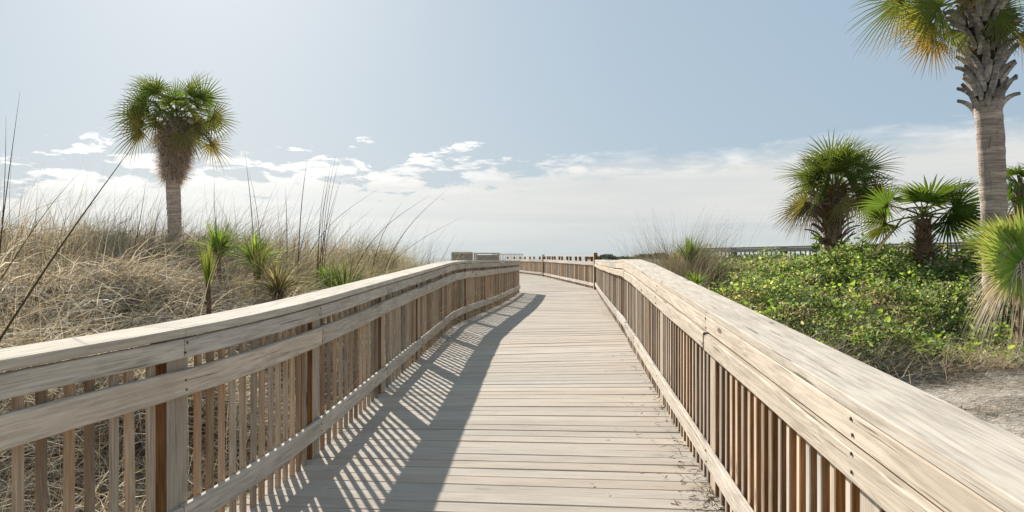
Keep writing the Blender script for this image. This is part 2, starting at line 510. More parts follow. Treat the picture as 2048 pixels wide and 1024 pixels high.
# ------------------------------------------------------------------ terrain
CTRL = np.array([
    (-.5, 0, -2.0), (-.2, 3, -2.0), (0, 6, -1.9), (.1, 9, -1.8), (.3, 12.5, -1.7), (1, 18, -1.65), (1.6, 26, -1.6), (1, 40, -1.6), (0, 52, -1.6),
    (-2.7, 1, -1.9), (-2.3, 3, -1.8), (-2.0, 5, -1.7), (-1.9, 7, -1.6), (-1.7, 9.5, -1.45), (-1.5, 12.5, -1.25), (-1.0, 16, -1.2), (-.8, 18, -1.3), (-.6, 22, -1.4),
    (-3.4, 3, -1.45), (-3.0, 6, -1.15), (-2.8, 9, -.95), (-2.5, 12.5, -.72), (-2.0, 16, -.6), (-1.9, 19, -.75), (-2, 23, -1.1),
    (-5, 5, -.85), (-5, 9, -.5), (-4.5, 13, -.22), (-3.6, 17, -.25), (-5, 20, -.25),
    (-7, 4, -.45), (-8, 8, -.12), (-8, 13, .08), (-8, 18, .12), (-13, 12, .1), (-15, 20, 0), (-25, 20, -.2), (-4, 25, -.9), (-10, 30, -.5), (-7, 25, -.3),
    (-1.5, 28, -1.4), (-3, 35, -1.5), (-12, 40, -1.3), (-30, 40, -1.2), (-6, 1, -1.0), (-11, 2, -.5),
    (1.6, 2, -1.7), (1.9, 5, -1.6), (2.1, 8, -1.4), (2.4, 11, -1.2), (2.35, 14, -1.0), (3.4, 18, -1.0), (4.2, 25, -1.2),
    (3, 4, -1.55), (3.4, 6, -1.42), (4.2, 7.6, -1.3), (5.2, 8.6, -1.25), (6.2, 9.6, -1.22),
    (3.2, 9, -1.05), (3.5, 11, -.72), (3.0, 13.8, -.38), (2.7, 12.4, -.6), (3.4, 15.2, -.45), (4.4, 14, -.62), (5, 17, -.62), (5.3, 21, -.8), (4.2, 9.6, -1.0), (5.3, 11, -.85), (5.6, 13, -.58),
    (6.2, 14.3, -.2), (6.9, 15.2, -.3), (6.8, 11.5, -.85), (7.4, 13, -.58), (7, 17, -.62), (8, 20, -.7), (10, 14, -.4), (12, 10, -.7), (9, 9, -1.0), (7, 5, -1.4), (12, 4, -1.4),
    (10, 30, -1.3), (20, 30, -1.4), (5, 40, -1.6), (20, 15, -.9), (0, 80, -2.4), (40, 80, -2.4), (-40, 80, -2.4), (80, 20, -2), (-80, 20, -2),
    (0, -10, -2), (20, -10, -2), (-20, -10, -1.5)])


_up = (CTRL[:, 0] < -2.4) & (CTRL[:, 1] > 4.5) & (CTRL[:, 1] < 26)
CTRL[_up, 2] += .17


def ground(x, y):
    x = np.asarray(x, float); y = np.asarray(y, float)
    sh = x.shape
    x = x.ravel(); y = y.ravel()
    out = np.empty_like(x)
    for i in range(0, len(x), 20000):
        d2 = (x[i:i+20000, None] - CTRL[None, :, 0])**2 + (y[i:i+20000, None] - CTRL[None, :, 1])**2
        w = 1.0 / (d2 + 0.12)**1.8
        out[i:i+20000] = (w * CTRL[None, :, 2]).sum(1) / w.sum(1)
    ll = np.interp(y, deckL[:, 1], deckL[:, 0]) - x; rr = x - np.interp(y, deckR[:, 1], deckR[:, 0])
    side = np.maximum(ll, rr)
    lim = np.where(ll > rr, zL(y), zR(y)) - CAM_Z - .42
    k = np.clip((side - .15) / .9, 0, 1); k = k * k * (3 - 2 * k)
    out = np.where(y < 58, np.minimum(out, lim + k * 3), out)
    r = np.hypot(x, y)
    far = np.clip((y - 75) / 60, 0, 1)
    out = out * (1 - far) + (-4.5) * far
    amp = np.clip(1 - r / 60, 0, 1)
    out += amp * (.05 * np.sin(x * 1.7 + .6 * y) * np.sin(y * 1.3 - .4 * x) + .025 * np.sin(4.1 * x + 1.3) * np.sin(3.7 * y + .5))
    return (out + CAM_Z).reshape(sh)


def lat_left(x, y): return np.interp(y, deckL[:, 1], deckL[:, 0]) - x      # metres outside the left edge
def lat_right(x, y): return x - np.interp(y, deckR[:, 1], deckR[:, 0])


def veg_right(x, y):
    """1 inside the green ground cover, 0 on the open sand"""
    edge = np.interp(x, [1.4, 2.1, 2.6, 3.2, 3.8, 4.4, 5.4, 6.6, 9], [5.2, 6.3, 7.2, 7.9, 8.2, 8.2, 8.1, 8.4, 8.6])
    edge = edge + .18 * np.sin(x * 3.1) + .1 * np.sin(x * 7.3 + 1)
    return np.clip((y - edge) / .5, 0, 1)


def build_ground():
    def axis(a, b, st, far):
        c = list(np.arange(a, b + 1e-6, st))
        k = st
        lo, hi = c[0], c[-1]
        L_, H_ = [], []
        while hi < far:
            k *= 1.35; hi += k; H_.append(hi)
        k = st
        while lo > -far:
            k *= 1.35; lo -= k; L_.append(lo)
        return np.array(L_[::-1] + c + H_)
    X = axis(-14, 14, .16, 9000); Y = axis(-2, 30, .16, 9000)
    gx, gy = np.meshgrid(X, Y)
    z = ground(gx, gy)
    V = np.stack([gx.ravel(), gy.ravel(), z.ravel()], 1)
    nx = len(X)
    i, j = np.meshgrid(np.arange(nx - 1), np.arange(len(Y) - 1))
    a = (j * nx + i).ravel()
    F = np.stack([a, a + 1, a + nx + 1, a + nx], 1)
    ll = lat_left(V[:, 0], V[:, 1]); lr = lat_right(V[:, 0], V[:, 1])
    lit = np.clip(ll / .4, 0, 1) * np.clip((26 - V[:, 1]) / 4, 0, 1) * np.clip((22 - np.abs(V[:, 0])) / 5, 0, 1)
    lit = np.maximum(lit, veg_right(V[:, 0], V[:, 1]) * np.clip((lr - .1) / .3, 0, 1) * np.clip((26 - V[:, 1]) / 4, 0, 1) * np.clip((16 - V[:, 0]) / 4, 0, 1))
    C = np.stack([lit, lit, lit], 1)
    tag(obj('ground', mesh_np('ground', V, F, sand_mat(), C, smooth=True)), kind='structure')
    V = [(-9000, 100, -2.2), (9000, 100, -2.2), (9000, 9000, -2.2), (-9000, 9000, -2.2)]
    tag(obj('sea', mesh_np('sea', V, [[0, 1, 2, 3]], water_mat())), kind='structure')


build_ground()


# ------------------------------------------------------------------ blades, leaves
def blades(base, az, length, e0, bend, width, K=5, twist=None, taper=1.0, droop_pow=1.0):
    """ribbons: base (n,3), az heading, e0 first elevation, bend total turn downwards; returns V, F (quads)"""
    n = len(base)
    t = np.linspace(0, 1, K)
    e = e0[:, None] - bend[:, None] * (t[None, :] ** droop_pow)
    seg = length[:, None] / (K - 1)
    em = .5 * (e[:, 1:] + e[:, :-1])
    hx = np.concatenate([np.zeros((n, 1)), np.cumsum(np.cos(em) * seg, 1)], 1)
    hz = np.concatenate([np.zeros((n, 1)), np.cumsum(np.sin(em) * seg, 1)], 1)
    ca, sa = np.cos(az)[:, None], np.sin(az)[:, None]
    P = np.stack([base[:, 0:1] + hx * ca, base[:, 1:2] + hx * sa, base[:, 2:3] + hz], 2)
    tw = R.uniform(-1.2, 1.2, n) if twist is None else twist
    sx = -np.sin(az) * np.cos(tw); sy = np.cos(az) * np.cos(tw); sz = np.sin(tw)
    side = np.stack([sx, sy, sz], 1)[:, None, :]
    w = (width[:, None] * np.clip(1 - t[None, :] ** 1.6 * taper, .04, 1) * .5)[:, :, None]
    V = np.stack([P - side * w, P + side * w], 2).reshape(-1, 3)
    b = (np.arange(n) * K * 2)[:, None] + (np.arange(K - 1) * 2)[None, :]
    b = b.ravel()
    F = np.stack([b, b + 1, b + 3, b + 2], 1)
    return V, F


def join(parts):
    V, F, C, o = [], [], [], 0
    for v, f, c in parts:
        V.append(v); F.append(f + o); C.append(c); o += len(v)
    return np.concatenate(V), np.concatenate(F), np.concatenate(C)


def blade_cols(n, K, pal, wts=None, jit=.15):
    pal = np.array(pal)
    c = pal[R.choice(len(pal), n, p=wts)] * R.uniform(1 - jit, 1 + jit, (n, 1))
    return np.repeat(c, K * 2, axis=0)


STRAW = [(.74, .66, .53), (.57, .485, .37), (.38, .31, .225), (.88, .82, .71), (.20, .15, .10), (.46, .42, .27)]


def dune_grass():
    parts = []
    # clumps: every clump has its own lie, so that the mat shows swirls and hollows
    def field(n, region, lfun, widths, e_lo, e_hi, b_lo, b_hi, spread, per, pal, wts, K=5, wind=.35, acc=None):
        m = n // per
        cx, cy = [], []
        while len(cx) < m:
            x, y = region()
            cx.append(x); cy.append(y)
        cx, cy = np.array(cx), np.array(cy)
        az0 = R.uniform(-np.pi, np.pi, m)
        hs = R.uniform(.45, 1.3, m)
        tnc = R.uniform(.6, 1.25, (m, 1))
        i = np.repeat(np.arange(m), per)
        nn = len(i)
        x = cx[i] + R.normal(0, spread, nn); y = cy[i] + R.normal(0, spread, nn)
        hl = np.sin(2.1 * x + 1.2 * np.sin(1.7 * y)) * np.sin(1.9 * y + 1.1 * np.sin(1.5 * x))
        keep = (lat_left(x, y) > np.where(y > 11, .22, .03)) & ((hl > -.35) | (R.random(nn) < .62))
        i, x, y = i[keep], x[keep], y[keep]
        nn = len(i)
        az = az0[i] + R.normal(0, .75, nn)
        az = np.where(R.random(nn) < wind, R.normal(.15, .55, nn), az)
        L_ = lfun(x, y) * hs[i] * R.uniform(.6, 1.25, nn)
        base = np.stack([x, y, ground(x, y) - .02], 1)
        d = np.hypot(x, y)
        V, F = blades(base, az, L_, np.radians(R.uniform(e_lo, e_hi, nn)), np.radians(R.uniform(b_lo, b_hi, nn)), R.uniform(*widths, nn) * np.where(d < 4.5, 1.35, np.clip(d / 5, .9, 2.2)), K)
        pal_ = np.array(pal)
        c = pal_[R.choice(len(pal), nn, p=wts)] * R.uniform(.7, 1.25, (nn, 1)) * tnc[i]
        parts.append((V, F, np.repeat(c, K * 2, axis=0)))

    def reg(ymax, smax, p=1.0):
        def f():
            y = R.uniform(.8, ymax)
            s = .06 + smax * R.random() ** p
            x = np.interp(y, deckL[:, 1], deckL[:, 0]) - s
            return x, y
        return f
    w1 = [.24, .24, .18, .14, .13, .07]
    # matted straw
    def near_reg():
        y = R.uniform(.9, 6.2); return np.interp(y, deckL[:, 1], deckL[:, 0]) - .05 - 1.5 * R.random(), y
    field(5200, near_reg, lambda x, y: .52 + 0 * x, (.0065, .0125), 25, 88, 50, 150, .12, 18, STRAW, [.26, .2, .15, .22, .12, .05], 6)
    def mid_reg():
        while True:
            x, y = reg(11, 3.5)()
            if y > 5.5 or np.interp(y, deckL[:, 1], deckL[:, 0]) - x > 1.3 or R.random() < .25: return x, y
    field(40000, mid_reg, lambda x, y: .45 + .3 * np.clip((lat_left(x, y) - .3) / 1.5, 0, 1), (.005, .010), 25, 85, 60, 150, .13, 22, STRAW, w1)
    field(52000, reg(19, 10, 1.15), lambda x, y: .62 + 0 * x, (.004, .009), 25, 88, 50, 150, .18, 20, STRAW, w1)
    field(26000, reg(24, 16, 1.0), lambda x, y: .60 + 0 * x, (.006, .010), 30, 88, 40, 130, .25, 16, STRAW, w1, 4)
    # finer upright culms above the mat
    field(9500, reg(21, 9, 1.1), lambda x, y: .85 + .1 * np.sin(x * 2) * np.sin(y), (.003, .005), 62, 98, 8, 55, .22, 9, STRAW, [.2, .25, .3, .05, .1, .1], 5, .5)
    field(3600, reg(20, 9, 1.0), lambda x, y: 1.1 + 0 * x, (.003, .0055), 58, 98, 4, 50, .3, 6, [(.22, .17, .11), (.30, .24, .16), (.16, .12, .08)], None, 6, .6)
    # greener blades towards the walkway bend
    def bend_reg():
        y = R.uniform(9.5, 19.5); return np.interp(y, deckL[:, 1], deckL[:, 0]) - .15 - 2.6 * R.random(), y
    field(18000, bend_reg, lambda x, y: .66 + 0 * x, (.004, .007), 45, 95, 25, 100, .15, 16, [(.40, .38, .19), (.48, .42, .26), (.30, .27, .14), (.58, .50, .36)], [.3, .3, .2, .2], 5, .65)
    def crest_reg():
        y = R.uniform(9, 16); return np.interp(y, deckL[:, 1], deckL[:, 0]) - .6 - 5 * R.random(), y
    field(2600, crest_reg, lambda x, y: 1.2 + 0 * x, (.003, .0055), 58, 92, 15, 60, .12, 8, [(.24, .19, .12), (.32, .26, .17), (.16, .12, .08), (.28, .28, .14)], None, 6, .8)
    V, F, C = join(parts)
    o = obj('dune_grass', mesh_np('dune_grass', V, F, M_STRAW, C))
    tag(o, 'tangled straw coloured dune grass covering the left bank', 'grass', kind='stuff')
    print('dune grass faces', len(F))


dune_grass()


def leaf_quads(P, nrm_az, tilt, size, pal, wts, fold=.25):
    """small pointed leaves: 6 verts, two quads folded along the midrib"""
    n = len(P)
    ca, sa = np.cos(nrm_az), np.sin(nrm_az)
    d = np.stack([ca * np.cos(tilt), sa * np.cos(tilt), np.sin(tilt)], 1)
    s = np.stack([-sa, ca, np.zeros(n)], 1)
    roll = R.normal(0, .5, n)[:, None]
    up = np.cross(d, s)
    s2 = s * np.cos(roll) + up * np.sin(roll); up2 = np.cross(d, s2)
    L_ = size[:, None]; W_ = L_ * R.uniform(.24, .38, (n, 1))
    p0 = P; p1 = P + d * L_
    a1 = P + d * L_ * .33 + s2 * W_ + up2 * W_ * fold; a2 = P + d * L_ * .75 + s2 * W_ * .7 + up2 * W_ * fold
    b1 = P + d * L_ * .33 - s2 * W_ + up2 * W_ * fold; b2 = P + d * L_ * .75 - s2 * W_ * .7 + up2 * W_ * fold
    V = np.stack([p0, a1, a2, p1, b2, b1], 1).reshape(-1, 3)
    b = np.arange(n) * 6
    F = np.concatenate([np.stack([b, b + 1, b + 2, b + 3], 1), np.stack([b, b + 3, b + 4, b + 5], 1)])
    pal = np.array(pal)
    c = pal[R.choice(len(pal), n, p=wts)] * R.uniform(.75, 1.25, (n, 1))
    return V, F, np.repeat(c, 6, axis=0)


def ground_cover():
    parts, straw = [], []
    m = 6300
    xs, ys = [], []
    while len(xs) < m:
        y = R.uniform(5.2, 23) if R.random() < .75 else R.uniform(6, 14)
        x = R.uniform(1.5, 13.5)
        s = lat_right(x, y)
        if s < .35 or x / y > .78 or veg_right(x, y) < R.uniform(.05, .5): continue
        if x < 3.5 and 11.6 < y < 17: continue       # left to the grass tuft
        xs.append(x); ys.append(y)
    xs, ys = np.array(xs), np.array(ys)
    pf = np.sin(2.3 * xs + 1.4 * np.sin(1.6 * ys + 1)) * np.sin(2.0 * ys + 1.2 * np.sin(1.9 * xs))
    pf2 = np.sin(1.3 * xs + 1.1 * np.sin(1.1 * ys + 2) + .7) * np.sin(1.2 * ys + 1.3 * np.sin(1.4 * xs))
    kp = (pf > -.62) | (R.random(m) < .35)
    xs, ys, pf, pf2 = xs[kp], ys[kp], pf[kp], pf2[kp]; m = len(xs)
    g = ground(xs, ys)
    big = .5 + .5 * np.sin(xs * 1.25 + .8 * np.sin(ys * .9)) * np.sin(ys * 1.05 + 1.0 + .7 * np.sin(xs * 1.4))
    big = np.clip(big, 0, 1)
    big = np.clip(big * .75 + .45 * (.5 + .5 * np.sin(xs * 4.1 + 1.3 * np.sin(ys * 2.2)) * np.sin(ys * 3.6 + .9 * np.sin(xs * 2.9))) - .12, 0, 1)
    h = (.06 + .50 * big + R.uniform(0, .14, m)) * np.clip(.35 + veg_right(xs, ys), 0, 1)
    h = h * np.clip(.35 + (ys - 7) / 8, .3, 1.1) * R.uniform(.6, 1.3, m)
    per = 54
    i = np.repeat(np.arange(m), per)
    n = len(i)
    u = R.random(n) ** .55
    lean_a = R.uniform(-np.pi, np.pi, m); lean = R.uniform(0, .25, m)
    r = .045 + .10 * R.random(n)
    a = R.uniform(-np.pi, np.pi, n)
    P = np.stack([xs[i] + np.cos(lean_a)[i] * lean[i] * u * h[i] + np.cos(a) * r, ys[i] + np.sin(lean_a)[i] * lean[i] * u * h[i] + np.sin(a) * r, g[i] + u * h[i] + R.normal(0, .015, n)], 1)
    dist = np.hypot(xs, ys)[i]
    size = R.uniform(.65, 1.5, m)[i] * R.uniform(.018, .044, n) * np.clip(dist / 9.5, .85, 1.6)
    kind = R.random(m)
    GREEN = [(.18, .275, .085), (.255, .345, .12), (.085, .135, .045), (.34, .41, .20), (.58, .60, .46), (.44, .37, .27)]
    V, F, C = leaf_quads(P, a + R.normal(0, .6, n), R.uniform(-.3, 1.1, n), size, GREEN, [.26, .22, .22, .14, .07, .09])
    tn = np.where(kind < .25, .5, np.where(kind > .8, 1.3, 1.0))
    dry = np.repeat(((pf2[i] > .45) & (R.random(n) < .5)) | (R.random(n) < .04), 6)[:, None]
    C = C * np.repeat(tn[i], 6)[:, None]
    C = np.where(dry, C.mean(1, keepdims=True) * np.array([1.35, 1.1, .8]), C)
    parts.append((V, F, C))
    # a few bigger rounded glossy leaves on upright shoots
    m2 = 420
    j = R.choice(m, m2)
    per2 = 12
    i2 = np.repeat(np.arange(m2), per2); n2 = len(i2)
    a2 = R.uniform(-np.pi, np.pi, n2); u2 = R.random(n2)
    P2 = np.stack([xs[j][i2] + np.cos(a2) * .05, ys[j][i2] + np.sin(a2) * .05, g[j][i2] + h[j][i2] * .8 + u2 * .16], 1)
    V, F, C = leaf_quads(P2, a2, R.uniform(-.1, .9, n2), R.uniform(.055, .10, n2), [(.26, .36, .08), (.34, .44, .12), (.16, .24, .06)], [.4, .3, .3], .15)
    parts.append((V, F, C))
    V, F, C = join(parts)
    tag(obj('ground_cover', mesh_np('ground_cover', V, F, M_COVER, C)), 'low leafy green ground cover spreading over the right bank', 'ground cover', kind='stuff')
    print('cover faces', len(F))
    # dry stems and runners between the leaves and along the edge of the sand
    n = 42000
    x = R.uniform(1.5, 11, n); y = R.uniform(4.5, 18, n)
    v = veg_right(x, y)
    keep = (lat_right(x, y) > .3) & (x / y < .8) & (v > .02) & ((v < .99) | (R.random(n) < np.clip(1.7 - y / 9, .3, 1)))
    x, y = x[keep], y[keep]; n = len(x)
    base = np.stack([x, y, ground(x, y) - .01], 1)
    Vs, Fs = blades(base, R.uniform(-np.pi, np.pi, n), R.uniform(.2, .6, n), np.radians(R.uniform(15, 85, n)), np.radians(R.uniform(10, 110, n)), R.uniform(.004, .008, n), 5)
    Cs = blade_cols(n, 5, [(.54, .45, .33), (.38, .30, .20), (.70, .61, .49), (.20, .15, .09)], [.35, .25, .25, .15])
    straw.append((Vs, Fs, Cs))
    # edge of the sand: extra twigs
    n = 9000
    x = R.uniform(1.6, 8.5, n)
    edge = np.interp(x, [1.4, 2.1, 2.6, 3.2, 3.8, 4.4, 5.4, 6.6, 9], [5.2, 6.3, 7.2, 7.9, 8.2, 8.2, 8.1, 8.4, 8.6])
    y = edge + R.normal(.2, .25, n)
    keep = lat_right(x, y) > .3
    x, y = x[keep], y[keep]; n = len(x)
    base = np.stack([x, y, ground(x, y) - .01], 1)
    Vs, Fs = blades(base, R.normal(-1.6, 1.3, n), R.uniform(.15, .5, n), np.radians(R.uniform(5, 75, n)), np.radians(R.uniform(10, 100, n)), R.uniform(.004, .008, n), 5)
    straw.append((Vs, Fs, blade_cols(n, 5, [(.52, .44, .33), (.36, .28, .19), (.66, .58, .46), (.16, .12, .075)], [.35, .25, .25, .15])))
    # straw lying flat on the sand, in drifts
    m = 520
    cx = R.uniform(1.9, 8, m); cy = R.uniform(2.2, 8.6, m)
    per = 60
    i = np.repeat(np.arange(m), per); n = len(i)
    x = cx[i] + R.normal(0, .22, n); y = cy[i] + R.normal(0, .12, n)
    keep = (lat_right(x, y) > .28)
    i, x, y = i[keep], x[keep], y[keep]; n = len(x)
    base = np.stack([x, y, ground(x, y) + .012], 1)
    Vs, Fs = blades(base, (R.normal(0, .5, m)[i] + R.normal(2.9, .35, n)), R.uniform(.08, .3, n), np.radians(R.uniform(-2, 14, n)), np.radians(R.uniform(0, 18, n)), R.uniform(.003, .007, n), 4, twist=R.normal(0, .3, n))
    straw.append((Vs, Fs, blade_cols(n, 4, [(.42, .35, .26), (.22, .165, .115), (.58, .51, .41), (.12, .085, .055)], [.3, .25, .25, .2])))
    V, F, C = join(straw)
    tag(obj('dry_stems', mesh_np('dry_stems', V, F, M_STRAW, C)), 'dry brown stems and straw litter on the sand below the green bank', 'dry stems', kind='stuff')


ground_cover()


# ------------------------------------------------------------------ palms
def unit(v):
    return v / np.linalg.norm(v)


def fan(hub, f, n, radius, spread, nl, col, tipcol, fuse=.42, droop=.35, cup=.25, ragged=.08, costa=.35, width=1.0):
    """a fan leaf: hub point, f forward, n upper side; returns V, F, C"""
    s = unit(np.cross(n, f)); n = unit(np.cross(f, s))
    T = np.array([0, .22, fuse, .62, .82, 1.0])
    K = len(T)
    a = np.linspace(-spread, spread, nl) + R.normal(0, .012, nl)
    da = 2 * spread / (nl - 1)
    Lr = radius * (.72 + .28 * np.cos(a * .75)) * R.uniform(1 - ragged, 1 + ragged, nl)
    g = .55 * droop * R.uniform(.4, 1.6, nl)
    V, C = [], []
    up = np.array([0, 0, 1.0])
    for k in range(nl):
        d = np.cos(a[k]) * f + np.sin(a[k]) * s
        side = -np.sin(a[k]) * f + np.cos(a[k]) * s
        r = T * Lr[k]
        P = hub + d[None, :] * r[:, None]
        P = P + n[None, :] * (cup * abs(math.sin(a[k])) * r * (1 - .5 * T))[:, None]
        P = P - up[None, :] * (g[k] * Lr[k] * np.clip(T - fuse * .7, 0, 1) ** 2 * 1.6)[:, None]
        P = P - up[None, :] * (costa * radius * T ** 2 * max(0, math.cos(a[k])) * .5)[:, None]
        hw = np.where(T <= fuse, T * Lr[k] * da * .52, fuse * Lr[k] * da * .52 * np.clip(1 - (T - fuse) / (1 - fuse), 0.03, 1) ** .8) * width
        hw[0] = .004
        V.append(np.stack([P - side * hw[:, None] - n * (hw * .45)[:, None], P + n * (hw * .1)[:, None], P + side * hw[:, None] - n * (hw * .45)[:, None]], 1).reshape(-1, 3))
        cc = col[None, :] + (tipcol - col)[None, :] * (np.clip((T - .35) / .65, 0, 1) ** 1.5)[:, None]
        C.append(np.repeat(cc * R.uniform(.8, 1.2), 3, axis=0))
    V = np.concatenate(V); C = np.concatenate(C)
    b = (np.arange(nl) * K * 3)[:, None, None] + (np.arange(K - 1) * 3)[None, :, None] + np.array([0, 1])[None, None, :]
    b = b.ravel()
    F = np.stack([b, b + 1, b + 4, b + 3], 1)
    return V, F, C


def tube(P, rad, col, nseg=6, squash=None):
    P = np.asarray(P, float); k = len(P)
    t = np.gradient(P, axis=0); t /= np.linalg.norm(t, axis=1)[:, None]
    ref = np.array([0, 0, 1.0]) if abs(t[:, 2]).mean() < .8 else np.array([0, 1.0, 0])
    s = np.cross(t, ref); s /= np.linalg.norm(s, axis=1)[:, None]
    u = np.cross(s, t)
    a = np.linspace(0, 2 * np.pi, nseg, endpoint=False)
    rad = np.broadcast_to(rad, (k,))
    sq = 1.0 if squash is None else squash
    V = (P[:, None, :] + rad[:, None, None] * (np.cos(a)[None, :, None] * s[:, None, :] + sq * np.sin(a)[None, :, None] * u[:, None, :])).reshape(-1, 3)
    F = []
    for i in range(k - 1):
        for j in range(nseg):
            F.append([i*nseg + j, i*nseg + (j+1) % nseg, (i+1)*nseg + (j+1) % nseg, (i+1)*nseg + j])
    col = np.asarray(col, float)
    C = np.tile(col, (len(V), 1)) if col.ndim == 1 else np.repeat(col, nseg, axis=0)
    return V, np.array(F), C


def frond(org, az, el, plen, blade, nl, col, tip, grav=.5, droop=.35, roll=0.0, pet=(.16, .19, .06), spread=2.0, costa=.18, fuse=.28, rad=.014, width=1.0):
    """stalk plus fan leaf"""
    K = 7
    t = np.linspace(0, 1, K)
    e = el - grav * t ** 1.4
    seg = plen / (K - 1)
    em = .5 * (e[1:] + e[:-1])
    x = np.concatenate([[0], np.cumsum(np.cos(em) * seg)]); z = np.concatenate([[0], np.cumsum(np.sin(em) * seg)])
    h = np.array([math.cos(az), math.sin(az), 0])
    P = org[None, :] + x[:, None] * h[None, :] + z[:, None] * np.array([0, 0, 1.0])
    parts = [tube(P, np.linspace(rad * 1.6, rad * .7, K), np.array(pet), 5)]
    ee = e[-1] - .15
    f = h * math.cos(ee) + np.array([0, 0, math.sin(ee)])
    n = -h * math.sin(ee) + np.array([0, 0, math.cos(ee)])
    s = np.cross(n, f)
    n = n * math.cos(roll) + s * math.sin(roll)
    parts.append(fan(P[-1], f, n, blade, spread, nl, np.array(col), np.array(tip), fuse, droop, costa=costa, width=width))
    return join(parts)


def facing_fan(parent, name, top, hub, f, n, radius, nl, col, tip, fuse=.5, droop=.15, spread=1.7, width=1.0, mat=None, pet=(.24, .26, .10), cup=.1, rad=.014):
    f = unit(np.array(f, float)); n = unit(np.array(n, float))
    t = np.linspace(0, 1, 7)
    P = top[None, :] + (hub - top)[None, :] * t[:, None] + np.sin(np.pi * t)[:, None] * np.array([0, 0, .06])[None, :]
    parts = [tube(P, np.linspace(rad * 1.5, rad * .8, 7), np.array(pet), 5), fan(hub, f, n, radius, spread, nl, np.array(col), np.array(tip), fuse, droop, cup=cup, costa=.1, width=width)]
    V, F, C = join(parts)
    return obj(name, mesh_np(name, V, F, mat or M_GREEN, C), parent)


def crown(parent, top, n, plen, blade, nl, el_range, seed=0, cols=None, grav=.5, old=.25, squash=1.0, name='crown', az_list=None, droop=.35, jitter=.25):
    """all the living leaves of one palm"""
    parts = []
    ga = 2.399963
    for k in range(n):
        f = k / max(1, n - 1)
        el = math.radians(el_range[0] + (el_range[1] - el_range[0]) * f ** .85) + R.normal(0, .10)
        az = (k * ga + R.normal(0, .2) + seed) if az_list is None else az_list[k]
        age = f
        g1, g2 = np.array((.155, .205, .055)), np.array((.085, .12, .038))
        col = g1 * (1 - age) + g2 * age
        if cols is not None: col = np.array(cols[int(R.integers(len(cols)))])
        tip = col * np.array([1.0, .85, .85])
        if age > 1 - old:
            w = R.random()
            col = col * (1 - .75 * w) + np.array((.36, .26, .10)) * .75 * w
            tip = np.array((.32, .22, .11)) * R.uniform(.7, 1.2)
        org = top + np.array([math.cos(az) * .07, math.sin(az) * .07, -.25 * f])
        parts.append(frond(org, az, el, plen * R.uniform(1 - jitter, 1 + jitter * .6) * (.8 + .3 * f), blade * R.uniform(.85, 1.1), nl, col, tip,
                           grav * R.uniform(.6, 1.4), droop * R.uniform(.6, 1.5), R.normal(0, .85), (.24, .26, .10)))
    V, F, C = join(parts)
    return obj(name, mesh_np(name, V, F, M_GREEN, C), parent)


def dead_skirt(parent, top, n, plen, blade, nl, el_range, name='dead_frond', spread=1.9):
    parts = []
    for k in range(n):
        az = k * 2.4 + R.normal(0, .4)
        el = math.radians(R.uniform(*el_range))
        c = np.array([(.33, .24, .15), (.26, .17, .10), (.40, .32, .22)][k % 3]) * R.uniform(.8, 1.15)
        org = top + np.array([math.cos(az) * .1, math.sin(az) * .1, R.uniform(-.35, 0)])
        parts.append(frond(org, az, el, plen * R.uniform(.7, 1.15), blade * R.uniform(.75, 1.1), nl, c, c * .85, .9, 1.1, R.normal(0, .9), (.30, .23, .15), spread, .8, .3, width=.8))
    V, F, C = join(parts)
    return obj(name, mesh_np(name, V, F, M_STRAW, C), parent)


def trunk(parent, base, top, r0, r1, col, flare=1.15, lean=None, name='trunk', bulge=0.0):
    K = 40
    t = np.linspace(0, 1, K)
    P = base[None, :] + (top - base)[None, :] * t[:, None]
    if lean is not None:
        P = P + np.sin(np.pi * t)[:, None] * np.array(lean)[None, :]
    rad = r0 + (r1 - r0) * t
    rad = rad * (1 + (flare - 1) * np.exp(-t * 14)) * (1 + .018 * np.sin(t * K * 1.9) + R.normal(0, .008, K))
    col = np.array(col)[None, :] * (1 + .12 * np.sin(t * K * 1.9)[:, None] + R.normal(0, .05, (K, 1)))
    V, F, C = tube(P, rad, col, 20)
    V = V + R.normal(0, .004, V.shape)
    o = obj(name, mesh_np(name, V - base[None, :], F, M_BARK, C, smooth=True), parent, base)
    return P


